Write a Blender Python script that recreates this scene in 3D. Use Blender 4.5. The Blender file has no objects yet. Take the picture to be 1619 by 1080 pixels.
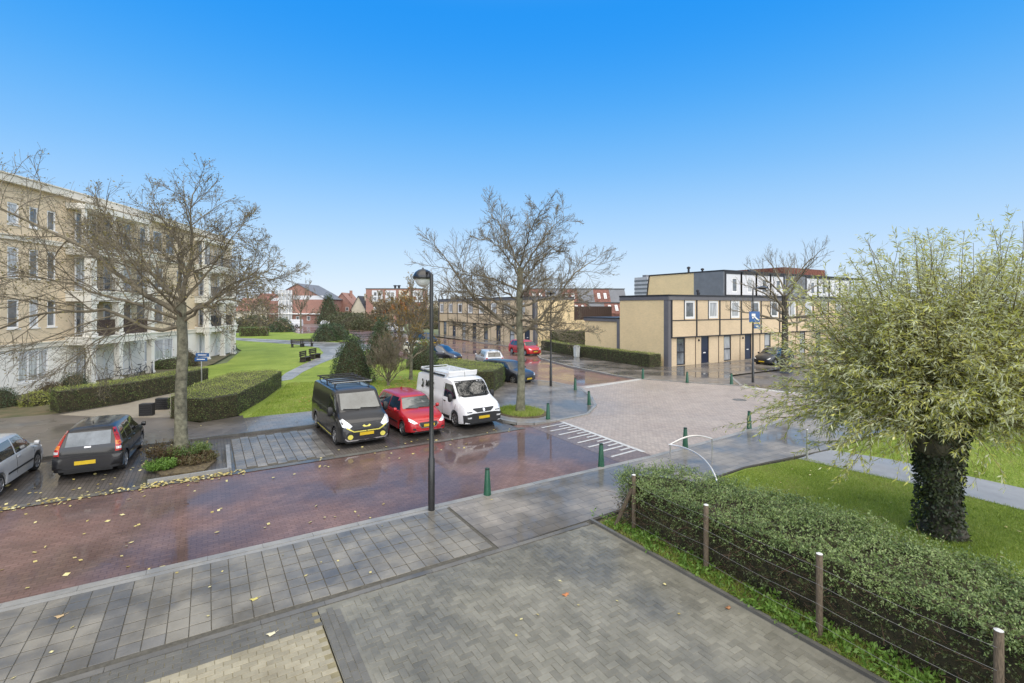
import bpy, bmesh, math, random
import numpy as np
from mathutils import Vector, Matrix
from mathutils.bvhtree import BVHTree
from mathutils.geometry import delaunay_2d_cdt
random.seed(7); np.random.seed(7)
R = math.radians
SC = bpy.context.scene
COL = SC.collection

# ------------------------------------------------------------------ camera
FPX, YH, CX, EYE = 776.0, 485.0, 810.0, 5.2      # focal length in photo pixels, horizon row, centre column, eye height
YAW = R(31.8)
SY, CY = math.sin(YAW), math.cos(YAW)
cam_d = bpy.data.cameras.new('camera'); cam = bpy.data.objects.new('camera', cam_d); COL.objects.link(cam)
cam.location = (0, 0, EYE); cam.rotation_euler = (R(90), 0, -YAW)
cam_d.sensor_width = 36; cam_d.lens = 36*FPX/1619.0
cam_d.shift_y = -(540-YH)/1619.0
cam_d.clip_start = 0.1; cam_d.clip_end = 5000
SC.camera = cam

# ------------------------------------------------------------------ sky, sun, exposure
SUN_EL, SUN_AZ = R(42), R(190)
w = bpy.data.worlds.new('World'); SC.world = w; w.use_nodes = True
nt = w.node_tree; nt.nodes.clear()
sky = nt.nodes.new('ShaderNodeTexSky'); sky.sky_type = 'NISHITA'; sky.sun_disc = False
sky.sun_elevation = SUN_EL; sky.sun_rotation = SUN_AZ
sky.air_density = 1.0; sky.dust_density = 0.3; sky.ozone_density = 1.5; sky.altitude = 0
hsv = nt.nodes.new('ShaderNodeHueSaturation'); hsv.inputs['Hue'].default_value = 0.5
hsv.inputs['Saturation'].default_value = 1.1; hsv.inputs['Value'].default_value = 1.0
bg = nt.nodes.new('ShaderNodeBackground'); bg.inputs['Strength'].default_value = 0.13
wo = nt.nodes.new('ShaderNodeOutputWorld')
# clear azure low in the sky as photographed; the shadowless neutral light implies thin bright cloud high overhead
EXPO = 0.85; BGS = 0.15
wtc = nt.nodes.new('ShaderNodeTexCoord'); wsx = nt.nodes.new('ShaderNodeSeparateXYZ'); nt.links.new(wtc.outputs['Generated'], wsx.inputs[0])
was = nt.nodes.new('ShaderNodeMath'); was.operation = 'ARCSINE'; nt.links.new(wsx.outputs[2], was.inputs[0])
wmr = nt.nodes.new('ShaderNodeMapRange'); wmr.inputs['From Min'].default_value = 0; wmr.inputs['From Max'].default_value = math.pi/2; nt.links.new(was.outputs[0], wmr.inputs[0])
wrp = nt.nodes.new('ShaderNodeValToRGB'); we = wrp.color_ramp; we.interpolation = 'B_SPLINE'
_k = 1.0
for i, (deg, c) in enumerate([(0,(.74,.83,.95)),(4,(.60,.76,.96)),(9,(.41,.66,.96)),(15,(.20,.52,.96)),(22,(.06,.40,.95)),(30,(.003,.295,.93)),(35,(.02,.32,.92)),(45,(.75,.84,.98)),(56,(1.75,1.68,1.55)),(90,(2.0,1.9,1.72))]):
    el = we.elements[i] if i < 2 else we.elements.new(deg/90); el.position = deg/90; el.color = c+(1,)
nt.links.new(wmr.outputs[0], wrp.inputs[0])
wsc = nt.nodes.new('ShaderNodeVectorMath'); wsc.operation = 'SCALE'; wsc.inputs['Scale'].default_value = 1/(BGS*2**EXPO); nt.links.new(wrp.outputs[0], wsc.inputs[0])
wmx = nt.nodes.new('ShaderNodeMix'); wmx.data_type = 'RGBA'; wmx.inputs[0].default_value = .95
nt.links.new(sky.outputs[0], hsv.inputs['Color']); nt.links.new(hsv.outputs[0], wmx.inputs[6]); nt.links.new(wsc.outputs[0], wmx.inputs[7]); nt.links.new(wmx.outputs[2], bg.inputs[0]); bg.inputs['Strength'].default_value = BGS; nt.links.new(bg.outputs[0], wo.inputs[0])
sl = bpy.data.lights.new('sun', 'SUN'); sl.energy = 2.7; sl.angle = R(115); sl.color = (1.0, 0.92, 0.80)
so = bpy.data.objects.new('sun', sl); COL.objects.link(so)
# nishita: rotation 0 = +Y, clockwise seen from above
sd = Vector((math.sin(SUN_AZ)*math.cos(SUN_EL), math.cos(SUN_AZ)*math.cos(SUN_EL), math.sin(SUN_EL)))
so.rotation_euler = sd.to_track_quat('Z', 'Y').to_euler()
SC.view_settings.view_transform = 'Standard'; SC.view_settings.look = 'None'
SC.view_settings.exposure = EXPO; SC.view_settings.gamma = 1.0; SC.view_settings.use_curve_mapping = False
SC.render.engine = 'CYCLES'
SC.cycles.max_bounces = 5; SC.cycles.diffuse_bounces = 2; SC.cycles.glossy_bounces = 2
SC.cycles.transmission_bounces = 2; SC.cycles.transparent_max_bounces = 4
SC.cycles.use_denoising = True; SC.cycles.caustics_reflective = False; SC.cycles.caustics_refractive = False

def to_px(x, y, z):            # where a world point falls in the photograph (only used to pick the pieces nearest in view)
    D = x*SY + y*CY
    if D < 0.3: return None
    X = x*CY - y*SY
    return CX+FPX*X/D, YH-FPX*(z-EYE)/D, D
def G(px, py, z=0.0):          # photo measurement -> point on the ground
    D = (EYE-z)*FPX/(py-YH); dx = (px-CX)/FPX*D
    return (D*SY+dx*CY, D*CY-dx*SY)

# ------------------------------------------------------------------ materials
_M = {}
def srgb(r, g, b):
    f = lambda c: (c/255)/12.92 if c/255 <= .04045 else ((c/255+.055)/1.055)**2.4
    return (f(r), f(g), f(b))
def mat(name, c, rough=.7, var=.15, scale=3.0, metal=0.0, coat=0.0, crough=.1, bump=0.0, bscale=40.0, spec=.5,
        c2=None, island=0.0, trans=0.0, coords='Object', stretch=None):
    """procedural principled material: two noise octaves move the colour between c*(1-var) and c*(1+var) or towards c2"""
    if name in _M: return _M[name]
    m = bpy.data.materials.new(name); m.use_nodes = True; n = m.node_tree.nodes; l = m.node_tree.links
    b = n['Principled BSDF']; b.inputs['Roughness'].default_value = rough; b.inputs['Metallic'].default_value = metal
    b.inputs['Coat Weight'].default_value = coat; b.inputs['Coat Roughness'].default_value = crough
    b.inputs['Specular IOR Level'].default_value = spec
    tc = n.new('ShaderNodeTexCoord'); src = tc.outputs[coords]
    if stretch:
        mp = n.new('ShaderNodeMapping'); mp.inputs['Scale'].default_value = stretch; l.new(src, mp.inputs[0]); src = mp.outputs[0]
    nz = n.new('ShaderNodeTexNoise'); nz.inputs['Scale'].default_value = scale; nz.inputs['Detail'].default_value = 6
    nz.inputs['Roughness'].default_value = .65; l.new(src, nz.inputs['Vector'])
    rp = n.new('ShaderNodeValToRGB'); rp.color_ramp.elements[0].position = .32; rp.color_ramp.elements[1].position = .68
    lo = tuple(max(0, x*(1-var)) for x in c)+(1,); hi = tuple(min(1, x*(1+var)) for x in (c2 or c))+(1,)
    rp.color_ramp.elements[0].color = lo; rp.color_ramp.elements[1].color = hi
    l.new(nz.outputs['Fac'], rp.inputs[0]); out = rp.outputs[0]
    if island:
        ge = n.new('ShaderNodeNewGeometry'); oi = n.new('ShaderNodeObjectInfo')
        ad = n.new('ShaderNodeMath'); ad.operation = 'ADD'; l.new(ge.outputs['Random Per Island'], ad.inputs[0]); l.new(oi.outputs['Random'], ad.inputs[1])
        fr = n.new('ShaderNodeMath'); fr.operation = 'FRACT'; l.new(ad.outputs[0], fr.inputs[0])
        mr = n.new('ShaderNodeMapRange'); mr.inputs['To Min'].default_value = 1-island; mr.inputs['To Max'].default_value = 1+island
        l.new(fr.outputs[0], mr.inputs[0])
        hs = n.new('ShaderNodeHueSaturation'); l.new(mr.outputs[0], hs.inputs['Value']); l.new(out, hs.inputs['Color']); out = hs.outputs[0]
    l.new(out, b.inputs['Base Color'])
    if bump:
        n2 = n.new('ShaderNodeTexNoise'); n2.inputs['Scale'].default_value = bscale; n2.inputs['Detail'].default_value = 5
        l.new(src, n2.inputs['Vector'])
        bp = n.new('ShaderNodeBump'); bp.inputs['Strength'].default_value = bump; bp.inputs['Distance'].default_value = .02
        l.new(n2.outputs['Fac'], bp.inputs['Height']); l.new(bp.outputs[0], b.inputs['Normal'])
    if trans:
        b.inputs['Transmission Weight'].default_value = 0
        tr = n.new('ShaderNodeBsdfTranslucent'); l.new(out, tr.inputs[0]); mx = n.new('ShaderNodeMixShader'); mx.inputs[0].default_value = trans
        l.new(b.outputs[0], mx.inputs[1]); l.new(tr.outputs[0], mx.inputs[2]); l.new(mx.outputs[0], n['Material Output'].inputs[0])
    _M[name] = m; return m

def leafmat(name, cols, rough=.5, trans=.25, nscale=1.5, back=None, spec=.5):
    """leaf: each leaf (mesh island) takes its own colour from the ramp, clumps vary by noise"""
    if name in _M: return _M[name]
    m = bpy.data.materials.new(name); m.use_nodes = True; n = m.node_tree.nodes; l = m.node_tree.links
    b = n['Principled BSDF']; b.inputs['Roughness'].default_value = rough; b.inputs['Specular IOR Level'].default_value = spec
    ge = n.new('ShaderNodeNewGeometry'); tc = n.new('ShaderNodeTexCoord')
    nz = n.new('ShaderNodeTexNoise'); nz.inputs['Scale'].default_value = nscale; nz.inputs['Detail'].default_value = 3; l.new(tc.outputs['Object'], nz.inputs[0])
    a = n.new('ShaderNodeMath'); a.operation = 'MULTIPLY'; a.inputs[1].default_value = .55; l.new(ge.outputs['Random Per Island'], a.inputs[0])
    a2 = n.new('ShaderNodeMath'); a2.operation = 'MULTIPLY_ADD'; a2.inputs[1].default_value = 1.3; a2.inputs[2].default_value = -.42; l.new(nz.outputs['Fac'], a2.inputs[0])
    a3 = n.new('ShaderNodeMath'); a3.operation = 'ADD'; l.new(a.outputs[0], a3.inputs[0]); l.new(a2.outputs[0], a3.inputs[1])
    rp = n.new('ShaderNodeValToRGB'); e = rp.color_ramp.elements
    for i, c in enumerate(cols):
        p = i/(len(cols)-1)
        if i == 0: e[0].color = c+(1,); e[0].position = 0
        elif i == len(cols)-1: e[len(e)-1].color = c+(1,); e[len(e)-1].position = 1
        else: x = e.new(p); x.color = c+(1,)
    l.new(a3.outputs[0], rp.inputs[0]); out = rp.outputs[0]
    if back:
        mx = n.new('ShaderNodeMix'); mx.data_type = 'RGBA'; mx.inputs[7].default_value = back+(1,); l.new(out, mx.inputs[6]); l.new(ge.outputs['Backfacing'], mx.inputs[0]); out = mx.outputs[2]
    l.new(out, b.inputs['Base Color'])
    if trans:
        tr = n.new('ShaderNodeBsdfTranslucent'); l.new(out, tr.inputs[0]); ms = n.new('ShaderNodeMixShader'); ms.inputs[0].default_value = trans
        l.new(b.outputs[0], ms.inputs[1]); l.new(tr.outputs[0], ms.inputs[2]); l.new(ms.outputs[0], n['Material Output'].inputs[0])
    _M[name] = m; return m

def wetmat(name, c1, c2, joint=None, bw=.21, bh=.105, mortar=.05, rot=0.0, wet=(.35, .6), wscale=.35, crough=(.04, .25), base_rough=.55, vscale=1.2,
           island=0.0, offset=.5, wetdark=.55, bump=.25, film=.95):
    """wet paving: brick joints (flat colour and fine relief), damp colour patches, a water film whose amount follows puddle noise"""
    if name in _M: return _M[name]
    m = bpy.data.materials.new(name); m.use_nodes = True; n = m.node_tree.nodes; l = m.node_tree.links
    b = n['Principled BSDF']
    tc = n.new('ShaderNodeTexCoord'); gp = n.new('ShaderNodeNewGeometry'); pos = gp.outputs['Position']
    nz = n.new('ShaderNodeTexNoise'); nz.inputs['Scale'].default_value = vscale; nz.inputs['Detail'].default_value = 7; nz.inputs['Roughness'].default_value = .7; l.new(pos, nz.inputs[0])
    rp = n.new('ShaderNodeValToRGB'); rp.color_ramp.elements[0].position = .3; rp.color_ramp.elements[1].position = .7
    rp.color_ramp.elements[0].color = c1+(1,); rp.color_ramp.elements[1].color = c2+(1,); l.new(nz.outputs['Fac'], rp.inputs[0]); out = rp.outputs[0]
    hgt = None
    if island:
        oi = n.new('ShaderNodeObjectInfo'); ad = n.new('ShaderNodeMath'); ad.operation = 'ADD'
        l.new(gp.outputs['Random Per Island'], ad.inputs[0]); l.new(oi.outputs['Random'], ad.inputs[1])
        fr = n.new('ShaderNodeMath'); fr.operation = 'FRACT'; l.new(ad.outputs[0], fr.inputs[0])
        mr = n.new('ShaderNodeMapRange'); mr.inputs['To Min'].default_value = 1-island; mr.inputs['To Max'].default_value = 1+island; l.new(fr.outputs[0], mr.inputs[0])
        hs = n.new('ShaderNodeHueSaturation'); l.new(mr.outputs[0], hs.inputs['Value']); l.new(out, hs.inputs['Color']); out = hs.outputs[0]
    if joint:
        mp = n.new('ShaderNodeMapping'); mp.inputs['Rotation'].default_value = (0, 0, rot); l.new(pos, mp.inputs[0])
        br = n.new('ShaderNodeTexBrick'); br.inputs['Scale'].default_value = 1; br.inputs['Brick Width'].default_value = bw; br.inputs['Row Height'].default_value = bh
        br.inputs['Mortar Size'].default_value = bh*mortar; br.inputs['Mortar Smooth'].default_value = .3; br.offset = offset
        br.inputs['Color1'].default_value = (.82, .82, .82, 1); br.inputs['Color2'].default_value = (1.1, 1.1, 1.1, 1); br.inputs['Mortar'].default_value = joint+(1,)
        l.new(mp.outputs[0], br.inputs[0])
        mu = n.new('ShaderNodeMix'); mu.data_type = 'RGBA'; mu.blend_type = 'MULTIPLY'; mu.inputs[0].default_value = 1; l.new(out, mu.inputs[6]); l.new(br.outputs[0], mu.inputs[7]); out = mu.outputs[2]
        hgt = br.outputs['Fac']
    # puddles / film
    nw = n.new('ShaderNodeTexNoise'); nw.inputs['Scale'].default_value = wscale; nw.inputs['Detail'].default_value = 4; nw.inputs['Roughness'].default_value = .55; l.new(pos, nw.inputs[0])
    mw = n.new('ShaderNodeMapRange'); mw.inputs['From Min'].default_value = wet[0]; mw.inputs['From Max'].default_value = wet[1]; l.new(nw.outputs['Fac'], mw.inputs[0])
    dk = n.new('ShaderNodeMapRange'); dk.inputs['To Min'].default_value = 1.0; dk.inputs['To Max'].default_value = wetdark; l.new(mw.outputs[0], dk.inputs[0])
    md = n.new('ShaderNodeVectorMath'); md.operation = 'SCALE'; l.new(out, md.inputs[0]); l.new(dk.outputs[0], md.inputs['Scale']); l.new(md.outputs[0], b.inputs['Base Color'])
    cr = n.new('ShaderNodeMapRange'); cr.inputs['To Min'].default_value = crough[1]; cr.inputs['To Max'].default_value = crough[0]; l.new(mw.outputs[0], cr.inputs[0]); l.new(cr.outputs[0], b.inputs['Coat Roughness'])
    cw = n.new('ShaderNodeMapRange'); cw.inputs['To Min'].default_value = .35; cw.inputs['To Max'].default_value = film; l.new(mw.outputs[0], cw.inputs[0]); l.new(cw.outputs[0], b.inputs['Coat Weight'])
    b.inputs['Coat IOR'].default_value = 1.33; b.inputs['Specular IOR Level'].default_value = .3; b.inputs['Roughness'].default_value = base_rough
    bp = n.new('ShaderNodeBump'); bp.inputs['Strength'].default_value = bump; bp.inputs['Distance'].default_value = .006
    n3 = n.new('ShaderNodeTexNoise'); n3.inputs['Scale'].default_value = 60; n3.inputs['Detail'].default_value = 3; l.new(pos, n3.inputs[0])
    if hgt:
        sb = n.new('ShaderNodeMath'); sb.operation = 'SUBTRACT'; l.new(n3.outputs['Fac'], sb.inputs[0]); l.new(hgt, sb.inputs[1]); l.new(sb.outputs[0], bp.inputs['Height'])
    else: l.new(n3.outputs['Fac'], bp.inputs['Height'])
    l.new(bp.outputs[0], b.inputs['Normal'])
    # film: faint large ripple
    n4 = n.new('ShaderNodeTexNoise'); n4.inputs['Scale'].default_value = 9; n4.inputs['Detail'].default_value = 2; l.new(pos, n4.inputs[0])
    b4 = n.new('ShaderNodeBump'); b4.inputs['Strength'].default_value = .10; b4.inputs['Distance'].default_value = .006; l.new(n4.outputs['Fac'], b4.inputs['Height']); l.new(b4.outputs[0], b.inputs['Coat Normal'])
    _M[name] = m; return m

def brickmat(name, c, joint, bw=.22, bh=.065, var=.12, rough=.85, vertical=True):
    if name in _M: return _M[name]
    m = bpy.data.materials.new(name); m.use_nodes = True; n = m.node_tree.nodes; l = m.node_tree.links
    b = n['Principled BSDF']; b.inputs['Roughness'].default_value = rough
    gp = n.new('ShaderNodeNewGeometry'); sx = n.new('ShaderNodeSeparateXYZ'); l.new(gp.outputs['Position'], sx.inputs[0])
    ad = n.new('ShaderNodeMath'); ad.operation = 'ADD'; l.new(sx.outputs[0], ad.inputs[0]); l.new(sx.outputs[1], ad.inputs[1])
    cb = n.new('ShaderNodeCombineXYZ'); l.new(ad.outputs[0], cb.inputs[0]); l.new(sx.outputs[2], cb.inputs[1])
    br = n.new('ShaderNodeTexBrick'); br.inputs['Scale'].default_value = 1; br.inputs['Brick Width'].default_value = bw; br.inputs['Row Height'].default_value = bh
    br.inputs['Mortar Size'].default_value = .008; br.inputs['Color1'].default_value = tuple(x*(1-var) for x in c)+(1,)
    br.inputs['Color2'].default_value = tuple(min(1, x*(1+var)) for x in c)+(1,); br.inputs['Mortar'].default_value = joint+(1,); l.new(cb.outputs[0], br.inputs[0])
    nz = n.new('ShaderNodeTexNoise'); nz.inputs['Scale'].default_value = .8; nz.inputs['Detail'].default_value = 8; nz.inputs['Roughness'].default_value = .7; l.new(gp.outputs['Position'], nz.inputs[0])
    mr = n.new('ShaderNodeMapRange'); mr.inputs['From Min'].default_value = .3; mr.inputs['From Max'].default_value = .7; mr.inputs['To Min'].default_value = .93; mr.inputs['To Max'].default_value = 1.05; l.new(nz.outputs['Fac'], mr.inputs[0])
    md = n.new('ShaderNodeVectorMath'); md.operation = 'SCALE'; l.new(br.outputs[0], md.inputs[0]); l.new(mr.outputs[0], md.inputs['Scale']); l.new(md.outputs[0], b.inputs['Base Color'])
    bp = n.new('ShaderNodeBump'); bp.invert = True; bp.inputs['Strength'].default_value = .4; bp.inputs['Distance'].default_value = .01; l.new(br.outputs['Fac'], bp.inputs['Height']); l.new(bp.outputs[0], b.inputs['Normal'])
    _M[name] = m; return m

def grassmat(name, c1, c2, c3):
    m = bpy.data.materials.new(name); m.use_nodes = True; n = m.node_tree.nodes; l = m.node_tree.links
    b = n['Principled BSDF']; b.inputs['Roughness'].default_value = .8; b.inputs['Specular IOR Level'].default_value = .2
    gp = n.new('ShaderNodeNewGeometry')
    n1 = n.new('ShaderNodeTexNoise'); n1.inputs['Scale'].default_value = .25; n1.inputs['Detail'].default_value = 8; n1.inputs['Roughness'].default_value = .7; l.new(gp.outputs['Position'], n1.inputs[0])
    n2 = n.new('ShaderNodeTexNoise'); n2.inputs['Scale'].default_value = 14; n2.inputs['Detail'].default_value = 6; n2.inputs['Roughness'].default_value = .8; l.new(gp.outputs['Position'], n2.inputs[0])
    ad = n.new('ShaderNodeMath'); ad.operation = 'ADD'; l.new(n1.outputs['Fac'], ad.inputs[0]); l.new(n2.outputs['Fac'], ad.inputs[1])
    mr = n.new('ShaderNodeMapRange'); mr.inputs['From Min'].default_value = .75; mr.inputs['From Max'].default_value = 1.25; l.new(ad.outputs[0], mr.inputs[0])
    rp = n.new('ShaderNodeValToRGB'); e = rp.color_ramp.elements; e[0].color = c1+(1,); e[1].color = c3+(1,); x = e.new(.5); x.color = c2+(1,); l.new(mr.outputs[0], rp.inputs[0]); l.new(rp.outputs[0], b.inputs['Base Color'])
    bp = n.new('ShaderNodeBump'); bp.inputs['Strength'].default_value = .8; bp.inputs['Distance'].default_value = .04; l.new(n2.outputs['Fac'], bp.inputs['Height']); l.new(bp.outputs[0], b.inputs['Normal'])
    _M[name] = m; return m

# ------------------------------------------------------------------ mesh building
class MB:
    def __init__(s): s.v = []; s.f = []
    def add(s, vs, fs):
        o = len(s.v); s.v += [tuple(v) for v in vs]; s.f += [tuple(i+o for i in f) for f in fs]; return s
    def box(s, x0, x1, y0, y1, z0, z1):
        return s.add([(x0,y0,z0),(x1,y0,z0),(x1,y1,z0),(x0,y1,z0),(x0,y0,z1),(x1,y0,z1),(x1,y1,z1),(x0,y1,z1)],
                     [(3,2,1,0),(4,5,6,7),(0,1,5,4),(1,2,6,5),(2,3,7,6),(3,0,4,7)])
    def obox(s, c, ax, ay, az):   # centre and three half-axes
        c, ax, ay, az = map(Vector, (c, ax, ay, az)); P = []
        for k in (-1, 1):
            for i, j in ((-1,-1),(1,-1),(1,1),(-1,1)): P.append(c+ax*i+ay*j+az*k)
        return s.add(P, [(3,2,1,0),(4,5,6,7),(0,1,5,4),(1,2,6,5),(2,3,7,6),(3,0,4,7)])
    def prism(s, poly, z0, z1):   # poly anticlockwise xy
        n = len(poly)
        return s.add([(x,y,z0) for x,y in poly]+[(x,y,z1) for x,y in poly],
                     [tuple(range(n-1,-1,-1)), tuple(range(n,2*n))]+[(i,(i+1)%n,n+(i+1)%n,n+i) for i in range(n)])
    def tube(s, pts, rad, sides=6, cap=True):
        pts = [Vector(p) for p in pts]; n = len(pts)
        if not hasattr(rad, '__len__'): rad = [rad]*n
        o = len(s.v); up = None
        for i, p in enumerate(pts):
            d = (pts[min(i+1, n-1)]-pts[max(i-1, 0)]); d = d.normalized() if d.length > 1e-9 else Vector((0,0,1))
            if up is None: up = Vector((1,0,0)) if abs(d.x) < .8 else Vector((0,1,0))
            a = d.cross(up).normalized(); bb = a.cross(d).normalized(); up = bb
            for k in range(sides):
                t = 2*math.pi*k/sides; s.v.append(tuple(p+(a*math.cos(t)+bb*math.sin(t))*rad[i]))
        for i in range(n-1):
            for k in range(sides):
                k2 = (k+1) % sides; s.f.append((o+i*sides+k, o+i*sides+k2, o+(i+1)*sides+k2, o+(i+1)*sides+k))
        if cap:
            s.f.append(tuple(o+k for k in range(sides-1, -1, -1))); s.f.append(tuple(o+(n-1)*sides+k for k in range(sides)))
        return s
    def lathe(s, prof, c=(0,0,0), sides=16, axis='z'):
        o = len(s.v)
        for r, z in prof:
            for k in range(sides):
                t = 2*math.pi*k/sides; a, b2 = r*math.cos(t), r*math.sin(t)
                if axis == 'z': s.v.append((c[0]+a, c[1]+b2, c[2]+z))
                else: s.v.append((c[0]+b2, c[1]+z, c[2]+a))
        for i in range(len(prof)-1):
            for k in range(sides):
                k2 = (k+1) % sides; s.f.append((o+i*sides+k, o+i*sides+k2, o+(i+1)*sides+k2, o+(i+1)*sides+k))
        s.f.append(tuple(o+k for k in range(sides-1,-1,-1))); s.f.append(tuple(o+(len(prof)-1)*sides+k for k in range(sides)))
        return s
    def mesh(s, name, m, smooth=None):
        me = bpy.data.meshes.new(name); me.from_pydata(s.v, [], s.f)
        for x in (m if isinstance(m, (list, tuple)) else [m]): me.materials.append(x)
        if smooth:
            me.polygons.foreach_set('use_smooth', [True]*len(me.polygons)); me.update()
            me.set_sharp_from_angle(angle=R(smooth))
        me.update(); return me
    def build(s, name, m, parent=None, smooth=None, local=False):
        if parent is not None and not local:
            M = parent_world(parent).inverted(); s.v = [tuple(M @ Vector(v)) for v in s.v]
        o = bpy.data.objects.new(name, s.mesh(name, m, smooth)); COL.objects.link(o); o.parent = parent; return o
def parent_world(p):
    M = p.matrix_basis.copy()
    while p.parent is not None: p = p.parent; M = p.matrix_basis @ M
    return M
def npmesh(name, V, F, m, parent=None, smooth=False, local=True):
    """fast mesh from arrays, all faces with the same corner count"""
    V = np.asarray(V, dtype=np.float32).reshape(-1, 3); F = np.asarray(F, dtype=np.int32); k = F.shape[1]
    if parent is not None and not local: V = V-np.array(parent.location, dtype=np.float32)
    me = bpy.data.meshes.new(name); me.vertices.add(len(V)); me.vertices.foreach_set('co', V.ravel())
    me.loops.add(F.size); me.loops.foreach_set('vertex_index', F.ravel()); me.polygons.add(len(F))
    me.polygons.foreach_set('loop_start', np.arange(0, F.size, k, dtype=np.int32))
    me.polygons.foreach_set('loop_total', np.full(len(F), k, dtype=np.int32))
    if smooth: me.polygons.foreach_set('use_smooth', np.ones(len(F), dtype=bool))
    me.materials.append(m); me.update(calc_edges=True)
    o = bpy.data.objects.new(name, me); COL.objects.link(o); o.parent = parent; return o
def tag(o, label, cat, group=None):
    o['label'] = label; o['category'] = cat
    if group: o['group'] = group
    return o
def thing(name, label, cat, loc=(0,0,0), rz=0, group=None):
    o = bpy.data.objects.new(name, None); COL.objects.link(o); o.location = loc; o.rotation_euler = (0,0,rz); o.empty_display_size = .2
    return tag(o, label, cat, group)
def struct(o, kind='structure'): o['kind'] = kind; return o
def kids(o): return [c for c in bpy.data.objects if c.parent == o]
def copy_tree(o, parent=None):
    c = o.copy(); COL.objects.link(c); c.parent = parent
    for ch in kids(o): copy_tree(ch, c)
    return c
def pchip(xs, ys, x):
    xs = np.array(xs, float); ys = np.array(ys, float); h = np.diff(xs); d = np.diff(ys)/h; m = np.zeros(len(xs))
    m[0], m[-1] = d[0], d[-1]
    for i in range(1, len(xs)-1):
        m[i] = 0 if d[i-1]*d[i] <= 0 else 2*d[i-1]*d[i]/(d[i-1]+d[i])
    i = np.clip(np.searchsorted(xs, x)-1, 0, len(xs)-2); t = (x-xs[i])/h[i]
    return (2*t**3-3*t**2+1)*ys[i]+(t**3-2*t**2+t)*h[i]*m[i]+(-2*t**3+3*t**2)*ys[i+1]+(t**3-t**2)*h[i]*m[i+1]

# ------------------------------------------------------------------ ground, roads, pavements
M_ROAD = wetmat('wet_red_brick', (.15,.082,.064), (.235,.148,.124), joint=(.68,.64,.62), mortar=.11, wet=(.38,.58), wscale=.3, crough=(.045,.2), vscale=.7, wetdark=.6, film=.78)
M_STREET = wetmat('wet_red_street', (.16,.08,.055), (.25,.14,.10), joint=(.6,.6,.6), mortar=.08, wet=(.4,.6), wscale=.25, crough=(.03,.2), vscale=.4)
M_PLAT = wetmat('plateau_brick', (.36,.295,.25), (.44,.375,.32), joint=(.55,.55,.55), bw=.21, bh=.105, mortar=.1, rot=R(90), wet=(.5,.9), wscale=.3, crough=(.2,.4), vscale=.5, wetdark=.8)
M_PARK = wetmat('wet_parking_brick', (.09,.078,.068), (.15,.13,.115), joint=(.5,.5,.5), mortar=.1, wet=(.38,.6), wscale=.4, crough=(.04,.25), vscale=1.0, rot=R(90))
M_SLAB = wetmat('wet_slabs', (.22,.196,.166), (.315,.284,.245), joint=(.5,.5,.5), bw=.6, bh=.3, mortar=.03, wet=(.42,.6), wscale=.5, crough=(.04,.28), vscale=1.4, offset=.5, wetdark=.5, film=.85)
M_SLAB2 = wetmat('far_pavement', (.21,.185,.16), (.29,.26,.23), joint=(.55,.55,.55), bw=.3, bh=.3, mortar=.04, wet=(.4,.6), wscale=.3, crough=(.05,.3), vscale=.6, wetdark=.5)
M_TILE = wetmat('tile_concrete', (.185,.17,.14), (.27,.25,.212), wet=(.38,.62), wscale=.9, crough=(.06,.35), vscale=1.2, island=.09, wetdark=.5)
M_BRK = wetmat('grey_paver', (.145,.138,.108), (.235,.223,.182), wet=(.46,.68), wscale=.55, crough=(.1,.35), vscale=2.4, island=.17, wetdark=.55)
M_YEL = wetmat('yellow_paver', (.24,.208,.14), (.36,.325,.235), wet=(.6,.9), wscale=.5, crough=(.15,.4), vscale=3.0, island=.16, wetdark=.7)
M_KERB = wetmat('kerb_concrete', (.22,.215,.20), (.32,.31,.29), wet=(.45,.75), wscale=.8, crough=(.1,.35), vscale=2.0, wetdark=.7)
M_DKERB = wetmat('dark_kerb', (.10,.095,.085), (.15,.143,.128), wet=(.45,.7), wscale=.8, crough=(.1,.3), vscale=2.0)
M_ASPH = wetmat('wet_asphalt', (.12,.102,.085), (.18,.158,.135), wet=(.45,.62), wscale=.3, crough=(.1,.4), vscale=.7, wetdark=.6, film=.7)
M_PATH = wetmat('grey_path', (.24,.235,.23), (.33,.325,.32), wet=(.5,.8), wscale=.6, crough=(.15,.4), vscale=1.5, wetdark=.75)
M_GRASS = grassmat('lawn_grass', (.12,.165,.03), (.20,.27,.04), (.31,.36,.085))
M_EARTH = mat('dark_joint_sand', (.085,.078,.062), .9, .3, 12)
M_SOIL = mat('leafy_soil', (.07,.05,.032), .9, .4, 9, c2=(.13,.10,.05), bump=.8, bscale=30)
M_WHITE = mat('worn_white_paint', (.54,.52,.48), .5, .2, 6, coat=.4, crough=.2)
M_FIELD = mat('far_ground', (.10,.14,.05), .9, .3, .05, c2=(.16,.17,.09))

def sheet(name, poly, z, m, parent=None, thick=0.0):
    b = MB()
    if thick: b.prism(poly, z-thick, z)
    else: b.add([(x,y,z) for x,y in poly], [tuple(range(len(poly)))])
    o = b.build(name, m, parent, local=True); return struct(o)
def ccw(p):
    a = sum(p[i][0]*p[(i+1)%len(p)][1]-p[(i+1)%len(p)][0]*p[i][1] for i in range(len(p)))
    return p if a > 0 else p[::-1]
def gp(pts, z=0.0): return ccw([G(x, y, z) for x, y in pts])

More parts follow.
